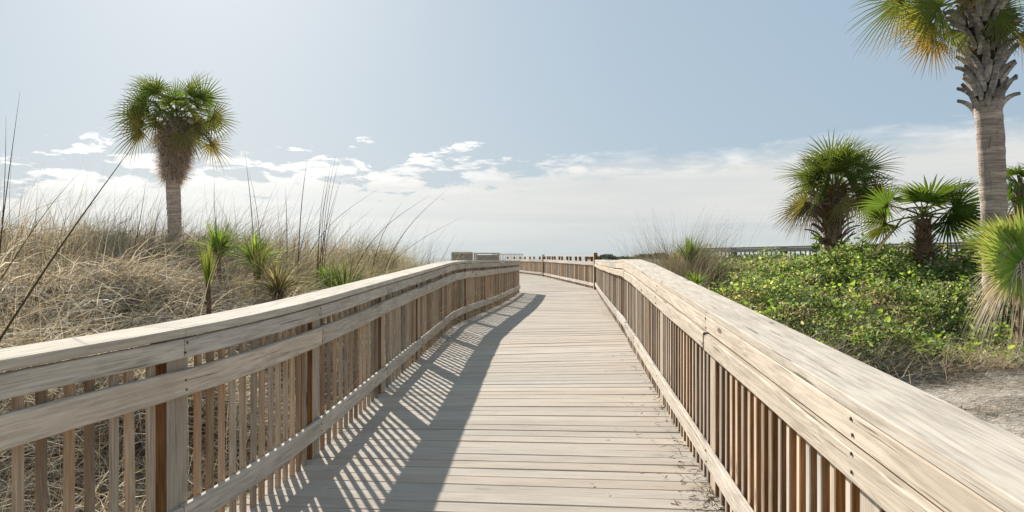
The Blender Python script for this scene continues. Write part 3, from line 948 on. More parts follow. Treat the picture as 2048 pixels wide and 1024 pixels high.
def boots(parent, P0, P1, rfun, n, length, width, col, out=(25, 60), name='leaf_bases', tipdark=.5, thick=.02, start=82):
    """old leaf bases: curved tapering slabs set in a spiral, criss-crossing up the trunk"""
    parts = []
    for k in range(n):
        f = k / (n - 1)
        c0 = P0 + (P1 - P0) * f
        az = k * 2.399963 + R.normal(0, .12)
        h = np.array([math.cos(az), math.sin(az), 0]); s = np.array([-math.sin(az), math.cos(az), 0])
        L_ = length * R.uniform(.75, 1.2)
        e = math.radians(R.uniform(*out))
        r = rfun(f)
        K = 6
        t = np.linspace(0, 1, K)
        # leaves the trunk steeply, then bends outwards
        ang = np.radians(start) - (np.radians(start) - e) * t ** 1.2
        seg = L_ / (K - 1); am = .5 * (ang[1:] + ang[:-1])
        x = np.concatenate([[0], np.cumsum(np.cos(am) * seg)]); z = np.concatenate([[0], np.cumsum(np.sin(am) * seg)])
        sk = R.normal(0, .22)
        P = c0 + h * (r * .86 + x)[:, None] + np.array([0, 0, 1.0]) * z[:, None] + s * (sk * z)[:, None]
        w = width * R.uniform(.8, 1.2) * (1 - .55 * t ** .8) * .5
        nv = h[None, :] * np.sin(ang)[:, None] - np.array([0, 0, 1.0]) * np.cos(ang)[:, None]
        th = thick * (1 - .5 * t)
        A = P - s * w[:, None] - nv * (w * .35)[:, None]
        B = P + nv * th[:, None]
        D = P + s * w[:, None] - nv * (w * .35)[:, None]
        E = P - nv * (th + w * .3)[:, None]
        V = np.stack([A, B, D, E], 1).reshape(-1, 3)
        F = []
        for i in range(K - 1):
            for j in range(4):
                F.append([i*4 + j, i*4 + (j+1) % 4, (i+1)*4 + (j+1) % 4, (i+1)*4 + j])
        F.append([(K-1)*4, (K-1)*4 + 1, (K-1)*4 + 2, (K-1)*4 + 3])
        cc = np.array(col) * R.uniform(.5, 1.2)
        cc = cc[None, :] * (1 - tipdark * t ** 2)[:, None]
        parts.append((V, np.array(F), np.repeat(cc, 4, axis=0)))
    V, F, C = join(parts)
    o = P0
    return obj(name, mesh_np(name, V - o[None, :], F, M_BARK, C), parent, o)


def fibres(parent, P0, P1, rfun, n, col, name='fibre_skirt', length=(.2, .5), e=(-70, 50), w=(.004, .009)):
    f = R.random(n)
    az = R.uniform(-np.pi, np.pi, n)
    r = np.array([rfun(q) for q in f])
    B = P0[None, :] + (P1 - P0)[None, :] * f[:, None] + np.stack([np.cos(az) * r, np.sin(az) * r, np.zeros(n)], 1) * .9
    V, F = blades(B, az + R.normal(0, .9, n), R.uniform(*length, n), np.radians(R.uniform(*e, n)), np.radians(R.uniform(0, 110, n)), R.uniform(*w, n), 5)
    C = blade_cols(n, 5, col)
    return obj(name, mesh_np(name, V, F, M_STRAW, C), parent)


def palm_left():
    base = at(351, 478, 18.0); base[2] = float(ground(base[0], base[1])) - .1
    b1 = at(346, 362, 18.0); b2 = at(356, 236, 18.0); top = at(352, 222, 18.0)
    t = thing('palm_tree', 'lone palm on the grassy left dune with swollen shaggy upper trunk', 'palm tree', tuple(base))
    t.location = (0, 0, 0)
    trunk(t, base, b1, .155, .165, (.60, .50, .45))
    K = 16
    u = np.linspace(0, 1, K)
    P = b1[None, :] + (b2 - b1)[None, :] * u[:, None]
    rad = .16 + .165 * np.sin(np.clip(u * 1.15, 0, 1) * np.pi * .80) ** .8
    rad = np.where(u > .8, rad * (1 - (u - .8) * 1.6), rad)
    V, F, C = tube(P, rad * .86, np.array((.42, .33, .28)), 18)
    o = obj('shaggy_trunk', mesh_np('shaggy_trunk', V - b1[None, :], F, M_BARK, C, smooth=True), t, b1)
    rf = lambda f: float(np.interp(f, u, rad))
    fibres(t, b1, b2, rf, 5200, [(.66, .55, .48), (.52, .42, .36), (.78, .68, .60), (.32, .24, .19)], length=(.15, .42), e=(-60, 75), w=(.006, .013))
    boots(t, b1 + np.array([0, 0, .15]), b2 - np.array([0, 0, .1]), lambda f: rf(f) * .95, 46, .34, .08, (.24, .17, .12), (5, 50), thick=.012)
    crown(t, top + np.array([0, 0, -.02]), 22, .78, .76, 25, (72, -24), 1.0, grav=.34, old=.3, droop=.2)
    crown(t, top + np.array([0, 0, -.05]), 8, .36, .60, 22, (75, -10), 2.1, grav=.3, old=.4, droop=.2, name='inner_crown')
    for hx, hy, f, rr, c in ((288, 212, (-1, 0, .12), .74, (.10, .14, .04)), (304, 190, (-.6, .1, .75), .70, (.12, .18, .045)), (352, 200, (.1, 0, 1), .62, (.13, .21, .05)), (404, 200, (.7, 0, .6), .70, (.11, .16, .045)),
                             (424, 236, (.9, 0, -.45), .66, (.15, .15, .05)), (284, 240, (-.85, 0, -.55), .60, (.13, .12, .045)), (392, 246, (.5, -.2, -.8), .50, (.16, .15, .06)), (322, 246, (-.5, -.2, -.8), .42, (.22, .18, .08))):
        facing_fan(t, 'frond', top, at(hx, hy, 17.85), f, (R.normal(0, .35), -1, .3), rr, 25, c, (.17, .15, .07), .34, .14, 1.8)
    dead_skirt(t, top + np.array([0, 0, -.1]), 5, .4, .42, 22, (-45, -5))
    return t


palm_left()


def palm_tall():
    D = 11.0
    base = at(1991, 500, D); base[2] = float(ground(base[0], base[1])) - .1
    m = at(1976, 215, D); bt = at(1962, 40, D); top = at(1950, -28, D)
    t = thing('palm_tree', 'tallest palm, bare grey trunk with criss-cross leaf bases, crown cut off above', 'palm tree')
    trunk(t, base, m + np.array([0, 0, .1]), .155, .185, (.50, .415, .355), lean=(.03, 0, 0))
    trunk(t, m, bt, .17, .20, (.05, .04, .03), flare=1.0, name='upper_trunk')  # near-black colour paints in the shade of the gaps between leaf bases
    boots(t, m - np.array([0, 0, .10]), bt + np.array([0, 0, .05]), lambda f: .17 + .07 * f, 92, .36, .125, (.64, .61, .58), (-2, 50), tipdark=.6, thick=.04, start=68)
    boots(t, bt - np.array([0, 0, .05]), top - np.array([0, 0, .1]), lambda f: .22 + .03 * f, 16, .45, .20, (.50, .34, .20), (45, 72), name='fresh_leaf_bases', thick=.025)
    crown(t, top + np.array([0, 0, .05]), 22, .85, .90, 34, (80, -5), .4, grav=.3, old=.2, droop=.22)
    # the two old leaves that hang out to the left, gold and brown
    tp0 = top + np.array([0, 0, -.12])
    for hx, hy, f, n, rr, c, tp in ((1862, 42, (-1, -.15, .02), (.2, -1, .45), .80, (.30, .30, .06), (.22, .15, .06)), (1868, 78, (-.8, -.2, -.6), (.1, -1, .25), .62, (.36, .23, .08), (.30, .17, .09)),
                                    (1880, 14, (-.9, .1, .35), (0, -1, .5), .82, (.15, .20, .05), (.14, .14, .06)), (1905, 60, (-.5, -.3, -.75), (.2, -1, .2), .55, (.20, .22, .06), (.26, .18, .08)),
                                    (1990, 22, (.9, -.2, -.25), (-.1, -1, .4), .66, (.14, .19, .05), (.15, .14, .06)), (1996, 48, (.7, -.4, -.6), (-.1, -1, .3), .55, (.15, .18, .06), (.2, .15, .07))):
        facing_fan(t, 'hanging_frond', tp0, at(hx, hy, D - .25), f, n, rr, 36, c, tp, .36, .16, 1.9)
    return t


palm_tall()


def palm_mid():
    D = 16.0
    base = at(1668, 500, D); base[2] = float(ground(base[0], base[1])) - .1
    bt = at(1663, 408, D); top = at(1672, 362, D)
    t = thing('palm_tree', 'stout bushy palm with rough reddish trunk standing at the boardwalk fence', 'palm tree')
    trunk(t, base, bt, .18, .19, (.22, .14, .10), flare=1.1)
    boots(t, base + np.array([0, 0, .15]), bt + np.array([0, 0, .15]), lambda f: .18 + .02 * f, 74, .46, .10, (.46, .35, .29), (-5, 50), tipdark=.6, start=68)
    fibres(t, bt - np.array([0, 0, .2]), top, lambda f: .20, 1300, [(.36, .22, .12), (.28, .15, .08)], length=(.2, .5), e=(-70, 30))
    crown(t, top + np.array([0, 0, -.05]), 38, .60, .78, 26, (84, -15), 2.2, grav=.22, old=.25, droop=.18)
    dead_skirt(t, top + np.array([0, 0, -.12]), 7, .5, .5, 26, (-30, 10))
    for az, el in ((3.2, -.22), (3.5, -.35), (2.8, -.3)):
        c = np.array((.30, .20, .12))
        V, F, C = frond(top + np.array([0, 0, -.15]), az, el, .72, .62, 34, c, c * .7, .45, .7, R.normal(.4, .3), (.3, .22, .14), width=.8)
        obj('dead_frond', mesh_np('dead_frond', V, F, M_STRAW, C), t)
    return t


palm_mid()


def palm_small():
    D = 13.2
    base = at(1851, 512, D); base[2] = float(ground(base[0], base[1])) - .05
    top = at(1846, 432, D)
    t = thing('palm_tree', 'small young palm with few wide fan leaves on a short spiky trunk at the fence', 'palm tree')
    trunk(t, base, top - np.array([0, 0, .05]), .14, .12, (.20, .14, .09), flare=1.1)
    boots(t, base + np.array([0, 0, .05]), top - np.array([0, 0, .05]), lambda f: .13, 60, .26, .06, (.24, .18, .11), (5, 45), tipdark=.5, thick=.012)
    fibres(t, base, top, lambda f: .13, 700, [(.26, .19, .11), (.18, .12, .07)], length=(.1, .3), e=(-60, 50))
    G = (.13, .21, .045); G2 = (.075, .135, .032)
    spec = [(-1.45, 1.15, .30, .78, G, .1), (-.9, .95, .42, .72, G2, -.3), (-.1, .45, .52, .72, G2, .9), (-2.2, 1.0, .32, .66, G, .3), (3.0, .45, .62, .62, G, -.9),
            (2.6, -.05, .60, .62, (.13, .15, .04), -.6), (3.35, -.25, .58, .60, (.18, .15, .06), -.5), (.25, .0, .55, .66, G2, .7), (1.5, .8, .45, .7, G2, 0), (-.5, .2, .5, .66, G2, .5),
            (.9, .55, .5, .66, G2, .2)]
    for az, el, pl_, bl, c, roll in spec:
        V, F, C = frond(top, az, el, pl_, bl, 32, c, np.array(c) * np.array([1.05, .8, .8]), .35, .2, roll, (.2, .24, .07), fuse=.48)
        obj('frond', mesh_np('frond', V, F, M_GREEN, C), t)
    return t


palm_small()


def palm_edge():
    D = 17.0
    base = at(2047, 500, D); base[2] = float(ground(base[0], base[1])) - .05
    top = at(2046, 372, D)
    t = thing('palm_tree', 'palm half out of view at the right edge, behind the tall bare trunk', 'palm tree')
    trunk(t, base, top, .15, .16, (.28, .22, .18))
    boots(t, top - np.array([0, 0, .6]), top, lambda f: .17, 24, .35, .12, (.33, .25, .19), (20, 60))
    crown(t, top, 22, .45, .60, 24, (86, -25), 1.3, cols=[(.14, .21, .035), (.10, .17, .03)], grav=.5, old=.25, droop=.4)
    dead_skirt(t, top + np.array([0, 0, -.12]), 8, .42, .5, 24, (-40, 5))
    return t


palm_edge()


def palmetto():
    D = 9.0
    hub = at(2052, 530, D); gz = float(ground(hub[0], hub[1]))
    t = thing('palmetto', 'low palmetto at the right edge, bright green fan above dry hanging leaflets', 'palm')
    b = np.array([hub[0], hub[1], gz - .05])
    trunk(t, b, hub, .10, .11, (.30, .22, .14), flare=1.1)
    boots(t, b + np.array([0, 0, .1]), hub, lambda f: .11, 26, .28, .09, (.38, .29, .19), (20, 60), thick=.012)
    YG = (.27, .40, .06)
    for hx, hy, f, n, rr, c in ((2040, 530, (-.80, -.10, .60), (.25, -1, .35), .66, YG), (2052, 522, (-.35, .05, 1.0), (-.1, -1, .25), .68, (.20, .33, .05)), (2062, 528, (.5, .1, .85), (0, -1, .3), .68, (.18, .30, .05)),
                                (2036, 540, (-1.0, -.2, .12), (.1, -1, .6), .62, (.24, .34, .07))):
        facing_fan(t, 'frond', b + np.array([0, 0, .3]), at(hx, hy, D - .1), f, n, rr, 34, c, (.42, .40, .18), .60, .07, 1.35)
    for az, el, pl_, bl, c, roll, ns in ((1.5, 1.2, .2, .7, (.16, .27, .04), 0, 36), (.4, .8, .3, .7, (.16, .27, .04), .3, 36), (2.4, .8, .25, .65, (.18, .30, .05), -.6, 36)):
        V, F, C = frond(hub, az, el, pl_, bl, ns, c, np.array((.36, .34, .14)), .2, .14, roll, (.22, .27, .08), 1.8, .12, .6)
        obj('frond', mesh_np('frond', V, F, M_GREEN, C), t)
    for az, el, bl, roll, ns in ((3.1, .10, .74, -1.0, 26), (2.9, -.1, .70, -.8, 22), (-2.75, -.35, .72, -.3, 20), (-2.2, -.45, .74, .1, 18), (-1.7, -.6, .70, .3, 18), (-2.9, -.15, .78, -.6, 22)):
        c = np.array((.66, .57, .45)) * R.uniform(.85, 1.1)
        V, F, C = frond(hub + np.array([0, 0, .03]), az, el, .08, bl, ns, c, c * .9, .4, .85, roll, (.42, .34, .24), 1.6, .45, .3, width=.62)
        obj('dead_frond', mesh_np('dead_frond', V, F, M_STRAW, C), t)
    return t


palmetto()


# ------------------------------------------------------------------ smaller plants
def rosette(name, label, px, py, d, n, length, width, pal, e=(10, 88), bend=(0, 40), stem=.3, dead=30, group=None, tipdry=False, r=.03, cat='yucca'):
    p = at(px, py, d)
    gz = float(ground(p[0], p[1]))
    t = thing(name, label, cat, group=group)
    c0 = np.array([p[0], p[1], np.clip(p[2], gz + .05, gz + .8)])
    if stem:
        b = np.array([p[0], p[1], gz - .05])
        V, F, C = tube(np.stack([b, (b + c0) / 2 + .01, c0]), np.array([.03, .026, .024]), np.array((.20, .14, .09)), 10)
        obj('stem', mesh_np('stem', V, F, M_BARK, C, smooth=True), t)
    az = R.uniform(-np.pi, np.pi, n)
    B = np.tile(c0, (n, 1)) + np.stack([np.cos(az) * r, np.sin(az) * r, R.uniform(-.08, .04, n)], 1)
    V, F = blades(B, az, R.uniform(.7, 1.1, n) * length * 1.3, np.radians(R.uniform(*e, n)), np.radians(R.uniform(*bend, n)), R.uniform(.8, 1.2, n) * width * 1.25, 5, twist=R.normal(0, .4, n))
    C = blade_cols(n, 5, pal)
    obj('leaves', mesh_np('leaves', V, F, M_GREEN, C), t)
    if dead:
        az = R.uniform(-np.pi, np.pi, dead)
        B = np.tile(c0, (dead, 1)) + np.stack([np.cos(az) * r, np.sin(az) * r, R.uniform(-.15, -.02, dead)], 1)
        V, F = blades(B, az, R.uniform(.7, 1.2, dead) * length, np.radians(R.uniform(-25, 40, dead)), np.radians(R.uniform(40, 110, dead)), R.uniform(.7, 1.1, dead) * width * .8, 6, twist=R.normal(0, .4, dead))
        obj('dead_leaves', mesh_np('dead_leaves', V, F, M_STRAW, blade_cols(dead, 6, [(.42, .35, .25), (.33, .26, .18), (.25, .19, .12)])), t)
    return t


YU = [(.24, .36, .07), (.14, .23, .045), (.34, .42, .11), (.09, .15, .035)]
rosette('yucca', 'bright green spiky yucca, left one of the pair near the dune top', 437, 472, 10.2, 150, .36, .022, YU, (0, 88), (0, 50), .3, 26, 'yuccas in the dune grass')
rosette('yucca', 'bright green spiky yucca, right one of the pair near the dune top', 510, 462, 10.0, 150, .36, .020, YU, (5, 88), (0, 60), .3, 40, 'yuccas in the dune grass')
rosette('yucca', 'small leaning green yucca at the foot of the tall reed bundle', 656, 498, 10.2, 90, .26, .018, YU, (5, 88), (10, 80), .2, 24, 'yuccas in the dune grass')
rosette('yucca', 'dark green broad grassy yucca with pale dead leaves right behind the cap rail', 690, 540, 9.0, 150, .44, .015, [(.10, .14, .05), (.06, .09, .03), (.16, .19, .07)], (5, 85), (0, 35), .15, 46, 'yuccas in the dune grass')
rosette('yucca', 'slim upright yellow green shoot on a thin stem in the straw', 416, 548, 7.8, 80, .30, .010, [(.26, .32, .06), (.33, .34, .09), (.20, .27, .05)], (70, 92), (0, 12), .3, 14, 'yuccas in the dune grass', r=.012)
rosette('grass_clump', 'dark drooping grass clump with pale arching blades behind the left railing', 556, 572, 8.0, 200, .42, .010, [(.24, .21, .11), (.12, .11, .06), (.44, .37, .25), (.18, .15, .09)], (20, 92), (20, 110), 0, 150, 'grass clumps', cat='grass clump')
rosette('grass_clump', 'thin dark upright grass clump left of the drooping clump', 520, 548, 8.6, 70, .36, .010, [(.16, .17, .07), (.10, .11, .045)], (60, 92), (0, 40), 0, 30, 'grass clumps', cat='grass clump')
rosette('yucca', 'green yucca in the middle of the grass tuft beyond the right railing', 1380, 520, 13.4, 110, .40, .018, [(.16, .24, .05), (.10, .17, .035), (.22, .27, .07)], (40, 92), (0, 30), .2, 10, 'yuccas in the dune grass')
rosette('yucca', 'lone bright green sprig low beside the right railing, under the brown tuft', 1392, 560, 11.0, 60, .20, .014, YU, (10, 88), (10, 60), .1, 6, 'yuccas in the dune grass')


def tuft_right():
    parts = []
    n = 4200
    x = 2.95 + R.normal(0, .50, n); y = 13.8 + R.normal(0, .9, n)
    k = lat_right(x, y) > .2
    x, y = x[k], y[k]; n = len(x)
    fade = np.exp(-((x - 3.05) / .8) ** 2)
    base = np.stack([x, y, ground(x, y) - .03], 1)
    az = np.where(R.random(n) < .7, np.where(x > 2.9, R.normal(.1, .5, n), R.normal(2.9, .7, n)), R.uniform(-3, 3, n))
    V, F = blades(base, az, (.52 + .42 * fade) * R.uniform(.7, 1.25, n), np.radians(R.uniform(50, 95, n)), np.radians(R.uniform(8, 75, n)), R.uniform(.005, .010, n), 5)
    parts.append((V, F, blade_cols(n, 5, [(.36, .29, .20), (.27, .21, .14), (.48, .40, .29), (.17, .13, .08), (.26, .25, .12)])))
    n = 420
    x = 3.15 + R.normal(0, .45, n); y = 13.8 + R.normal(0, .5, n)
    base = np.stack([x, y, ground(x, y) - .03], 1)
    V, F = blades(base, np.where(x > 3.05, R.normal(0, .5, n), R.normal(2.9, .6, n)), R.uniform(.9, 1.75, n), np.radians(R.uniform(64, 96, n)), np.radians(R.uniform(5, 45, n)), R.uniform(.004, .008, n), 6)
    parts.append((V, F, blade_cols(n, 6, [(.16, .13, .09), (.12, .10, .06), (.22, .18, .12)])))
    V, F, C = join(parts)
    tag(obj('grass_tuft', mesh_np('grass_tuft', V, F, M_STRAW, C)), 'large brown windblown grass tuft beyond the right railing, left of the green bank', 'grass tuft', 'grass clumps')


tuft_right()


def reed(px0, py0, px1, py1, d, bow, rad, label, col=(.10, .075, .05), d1=None):
    a = at(px0, py0, d); b = at(px1, py1, d1 or d)
    gz = float(ground(a[0], a[1]))
    if a[2] > gz:                      # carry the stalk down to the ground
        v = unit(b - a); a = a - v * (a[2] - gz) / max(.3, v[2])
    K = 14
    t = np.linspace(0, 1, K)
    P = a[None, :] + (b - a)[None, :] * t[:, None]
    P[:, 0] += -bow * np.sin(np.pi * t ** 1.5)
    P[:, 1] += R.normal(0, .03) * np.sin(np.pi * t)
    V, F, C = tube(P, rad * np.clip(1 - t ** 2.2 * .9, .08, 1), np.array(col) * R.uniform(.8, 1.25), 6)
    o = obj('reed_stalk', mesh_np('reed_stalk', V, F, M_STRAW, C, smooth=True))
    return tag(o, label, 'reed stalk', 'reed stalks standing out of the dune grass')


reed(38, 640, 284, 268, 4.6, .035, .0095, 'long dark leaning stalk crossing the straw up to the left palm crown', (.11, .085, .05), 4.6)
reed(8, 460, 40, 182, 6.0, -.01, .006, 'tall upright stalk near the left picture edge, the higher of two')
reed(-4, 450, 12, 232, 6.2, -.02, .006, 'tall upright stalk at the very left picture edge, the lower of two')
reed(60, 480, 163, 340, 8, .06, .006, 'thin stalk arching right at the far left, ending below the long leaning stalk')
reed(270, 478, 292, 362, 12, .0, .008, 'short dark stalk on the dune crest just left of the left palm trunk')
reed(440, 455, 430, 352, 11.5, .05, .007, 'curved stalk rising from the left yucca of the crest pair')
reed(505, 470, 490, 308, 11.6, -.02, .008, 'tall dark stalk rising out of the right yucca of the crest pair')
reed(512, 470, 497, 340, 11.6, -.03, .006, 'slimmer stalk beside the tall dark one in the right yucca of the crest pair')
reed(572, 466, 571, 375, 12, 0, .008, 'short straight dark stalk on the crest, first right of the yucca pair')
reed(603, 470, 615, 314, 12, .02, .009, 'tall dark straight stalk alone on the crest right of the yucca pair')
reed(612, 468, 630, 400, 12, .02, .006, 'short stalk close beside the lone tall dark one')
REED_BUNDLE = [(648, 500, 664, 318), (652, 500, 672, 310), (644, 500, 655, 340), (655, 500, 680, 312), (650, 502, 684, 352), (646, 500, 660, 360), (658, 500, 676, 380)]
for q in REED_BUNDLE:
    reed(*q, 10.8, .06, .006, 'upright stalk in the tall reed bundle above the small leaning yucca')
reed(668, 478, 757, 378, 12, .26, .006, 'arching stalk bending right just past the tall reed bundle')
reed(780, 482, 858, 392, 12.5, .30, .008, 'long arching stalk near the dune end, the lower of the two against the clouds')
reed(822, 490, 894, 380, 13, .26, .008, 'long arching stalk near the dune end, the higher of the two against the clouds')
reed(776, 480, 806, 402, 12.5, .12, .006, 'short arching stalk left of the two long ones near the dune end')
reed(845, 500, 930, 432, 14, .30, .006, 'low stalk bending far right at the end of the dune')
reed(700, 475, 745, 418, 12, .14, .005, 'small curved stalk midway between the reed bundle and the dune end')
reed(890, 512, 915, 462, 14, .03, .005, 'last short stalk at the right-hand end of the dune')


# ------------------------------------------------------------------ fence beyond the green bank
FEN = [(9.35, 14.1), (9.0, 14.9), (7.45, 18.3), (5.9, 21.7), (5.4, 22.8)]


def zF(y): return CAM_Z + np.interp(y, [14.9, 21.7], [.31, .285]) - 1.07


ln_F = Line(FEN, zF, -1)
railing('boardwalk_railing', 'distant grey railing half buried behind the green bank under the palms', ln_F, [ln_F.len * k / 5.0 + (.05 if k == 0 else -.05 if k == 5 else 0) for k in range(6)], 0.165, bal_w=(.034, .03),
        cap_w=(-.17, .05), handrail=False)
# its boardwalk continues under it
V, F, C, UV = [], [], [], []
s = 0.0
while s < ln_F.len:
    p, tt, n, z = ln_F.frame([s, s + .142])
    b = len(V)
    for k in range(2):
        for u in (.1, -1.9):
            V.append((p[k, 0] - n[k, 0] * -u, p[k, 1] - n[k, 1] * -u, z[k])); C.append(tone())
            UV.append((u + s * 3, k * .14 + s))
    F.append([b, b + 1, b + 3, b + 2]); s += .15
tag(obj('branch_path', mesh_np('branch_path', V, F, M_DECK, C, UV)), kind='structure')


def sprigs():
    """leafy shoots that stick up above the bank against the sky"""
    for px, py, d, h, lab in ((1625, 488, 13.5, .30, 'upright leafy shoot with big rounded leaves left of the stout palm trunk'), (1716, 490, 13.0, .22, 'leafy shoot right of the stout palm trunk'),
                              (1916, 492, 11.8, .30, 'thin curly shoot above the fence near the palmetto')):
        p = at(px, py, d); gz = float(ground(p[0], p[1]))
        t = thing('leafy_shoot', lab, 'plant', group='leafy shoots above the green bank')
        K = 7
        tt = np.linspace(0, 1, K)
        base = np.array([p[0], p[1], gz]); tip = np.array([p[0] + .12, p[1], p[2] + h * .35])
        P = base[None, :] + (tip - base)[None, :] * tt[:, None] + np.sin(tt * 5)[:, None] * np.array([.04, 0, 0])
        V, F, C = tube(P, .008, np.array((.16, .16, .06)), 5)
        obj('stem', mesh_np('stem', V, F, M_STRAW, C), t)
        n = 30
        k = R.integers(3, K, n)
        a = R.uniform(-np.pi, np.pi, n)
        V, F, C = leaf_quads(P[k] + R.normal(0, .03, (n, 3)), a, R.uniform(-.3, 1.0, n), R.uniform(.08, .15, n), [(.10, .18, .03), (.14, .22, .05), (.06, .11, .02)], [.4, .3, .3], .12)
        obj('leaves', mesh_np('leaves', V, F, M_COVER, C), t)


sprigs()


# ------------------------------------------------------------------ far things
def far_panels():
    """a boarded railing far off on the left, where the walk continues behind the dune"""
    t = thing('boardwalk_railing', 'short far-off grey panels with pale cap, above the left railing at dune end', 'railing', group='boardwalk railings')
    D = 46.0
    zt = at(0, 505.5, D)[2]
    def bx(name, x0, x1, z0, z1, y0, y1, mat, tn):
        V = [(x, y, z) for z in (z0, z1) for y in (y0, y1) for x in (x0, x1)]
        F = [[0, 1, 5, 4], [1, 3, 7, 5], [3, 2, 6, 7], [2, 0, 4, 6], [4, 5, 7, 6], [2, 3, 1, 0]]
        UV = [(v[0] + v[1], v[2]) for v in V]
        obj(name, mesh_np(name, V, F, mat, np.tile(tn, (8, 1)), UV), t)
    xx = lambda px: (px - CX) / F_PX * D
    bx('cap_board', xx(903), xx(945), zt - .03, zt + .05, D - .1, D + .14, M_CAP, np.ones(3))
    bx('cap_board', xx(947), xx(1000), zt - .08, zt + .0, D - .12, D + .14, M_CAP, np.ones(3))
    g = np.array((.62, .62, .61))
    for a, b, dz in ((905, 922, .04), (923, 943, .02), (955, 996, -.1)):
        bx('panel', xx(a), xx(b), zt - 1.2, zt - .035 + min(dz, 0), D, D + .05, M_RAIL, g * R.uniform(.9, 1.1))
    for a in (904, 922.5, 944, 949, 953, 997.5):
        bx('post', xx(a) - .05, xx(a) + .05, zt - 1.9, zt - (.032 if a < 946 else .09), D + .052, D + .13, M_POST, np.ones(3))
    t2 = thing('boardwalk_railing', 'tiny pale open railing farthest away on the beach, left of the far deck railing', 'railing', group='boardwalk railings')
    D = 75.0
    zt = at(0, 507.5, D)[2]
    t = t2
    xx = lambda px: (px - CX) / F_PX * D
    bx('cap_board', xx(984), xx(1046), zt - .08, zt, D - .1, D + .1, M_CAP, np.ones(3))
    bx('bottom_rail', xx(984), xx(1046), zt - .95, zt - .86, D - .03, D + .03, M_CAP, np.ones(3))
    for a in np.arange(985, 1046, 3.2):
        bx('baluster' if int(a) % 5 else 'post', xx(a) - .03, xx(a) + .03, zt - (1.0 if int(a) % 5 else 2.6), zt - .082, D - .028, D + .028, M_POST, np.ones(3))


far_panels()


def far_trees():
    n = 9000
    x = R.uniform(128, 420, n)
    y = 1250 + R.normal(0, 30, n)
    prof = 3.5 + 2 * np.sin(x * .031) + 3 * np.sin(x * .083 + 1) + 2.5 * np.sin(x * .21)
    z = np.abs(R.random(n)) ** .7 * np.clip(prof, 2, 12) - 1.5
    V, F, C = leaf_quads(np.stack([x, y, z], 1), R.uniform(-3, 3, n), R.uniform(-.6, 1.2, n), R.uniform(2.0, 4.0, n), [(.035, .05, .045), (.05, .065, .06), (.03, .04, .04)], [.4, .3, .3])
    tag(obj('far_shore_trees', mesh_np('far_shore_trees', V, F, M_COVER, C)), 'dark low line of trees on the far shore', 'trees', kind='stuff')


far_trees()


def litter():
    """dry bits blown against the right edge of the deck"""
    n = 420
    y = np.concatenate([R.normal(4.15, .35, n // 2), R.uniform(2.5, 9, n // 4), R.uniform(4, 7, n - n // 2 - n // 4)])
    y = np.clip(y, 1, 12)
    x = np.interp(y, deckR[:, 1], deckR[:, 0]) + .04 - np.abs(R.normal(0, .10, n)) * np.where(R.random(n) < .15, 3.5, 1)
    u = (x - np.interp(y, deckL[:, 1], deckL[:, 0])) / (np.interp(y, deckR[:, 1], deckR[:, 0]) - np.interp(y, deckL[:, 1], deckL[:, 0]))
    z = zL(y) + (zR(y) - zL(y)) * u + .006
    V, F = blades(np.stack([x, y, z], 1), R.uniform(-3, 3, n), R.uniform(.02, .09, n), np.radians(R.uniform(0, 22, n)), np.radians(R.uniform(0, 30, n)), R.uniform(.003, .008, n), 4)
    tag(obj('leaf_litter', mesh_np('leaf_litter', V, F, M_STRAW, blade_cols(n, 4, [(.14, .10, .06), (.22, .17, .11), (.08, .06, .04)]))), 'dry grass bits lying along the right edge of the deck', 'litter', kind='stuff')


litter()

# ------------------------------------------------------------------ light and sky
sun_to = unit(np.array([-.72, 1.72, 1.0]))
EL = math.asin(sun_to[2]); AZ = math.atan2(sun_to[0], sun_to[1])
ld = bpy.data.lights.new('sun', 'SUN')
ld.energy = 4.8
ld.angle = math.radians(.55)
ld.color = (1.0, .945, .86)
lo = bpy.data.objects.new('sun', ld)
link(lo)
lo.rotation_euler = Vector(-sun_to).to_track_quat('-Z', 'Y').to_euler()

w = bpy.data.worlds.new('World')
S.world = w
w.use_nodes = True
T = NT.__new__(NT)
T.t = w.node_tree
T.t.nodes.clear()
out = T.n('ShaderNodeOutputWorld')
bg = T.n('ShaderNodeBackground')
sky = T.n('ShaderNodeTexSky', sky_type='NISHITA')
sky.sun_disc = False
sky.sun_elevation = EL
sky.sun_rotation = AZ
sky.dust_density = 2.0
sky.air_density = 1.0
sky.ozone_density = 1.0
gc = T.n('ShaderNodeTexCoord').outputs['Generated']
sp = T.n('ShaderNodeSeparateXYZ'); T.l(gc, sp.inputs[0])
dx, dy, dz = sp.outputs
az = T.math('ARCTAN2', dx, dy)
hyp = T.math('SQRT', T.math('ADD', T.math('MULTIPLY', dx, dx), T.math('MULTIPLY', dy, dy)))
el = T.math('ARCTAN2', dz, hyp)
cmb = T.n('ShaderNodeCombineXYZ'); T.l(az, cmb.inputs[0]); T.l(el, cmb.inputs[1])
pv = cmb.outputs[0]
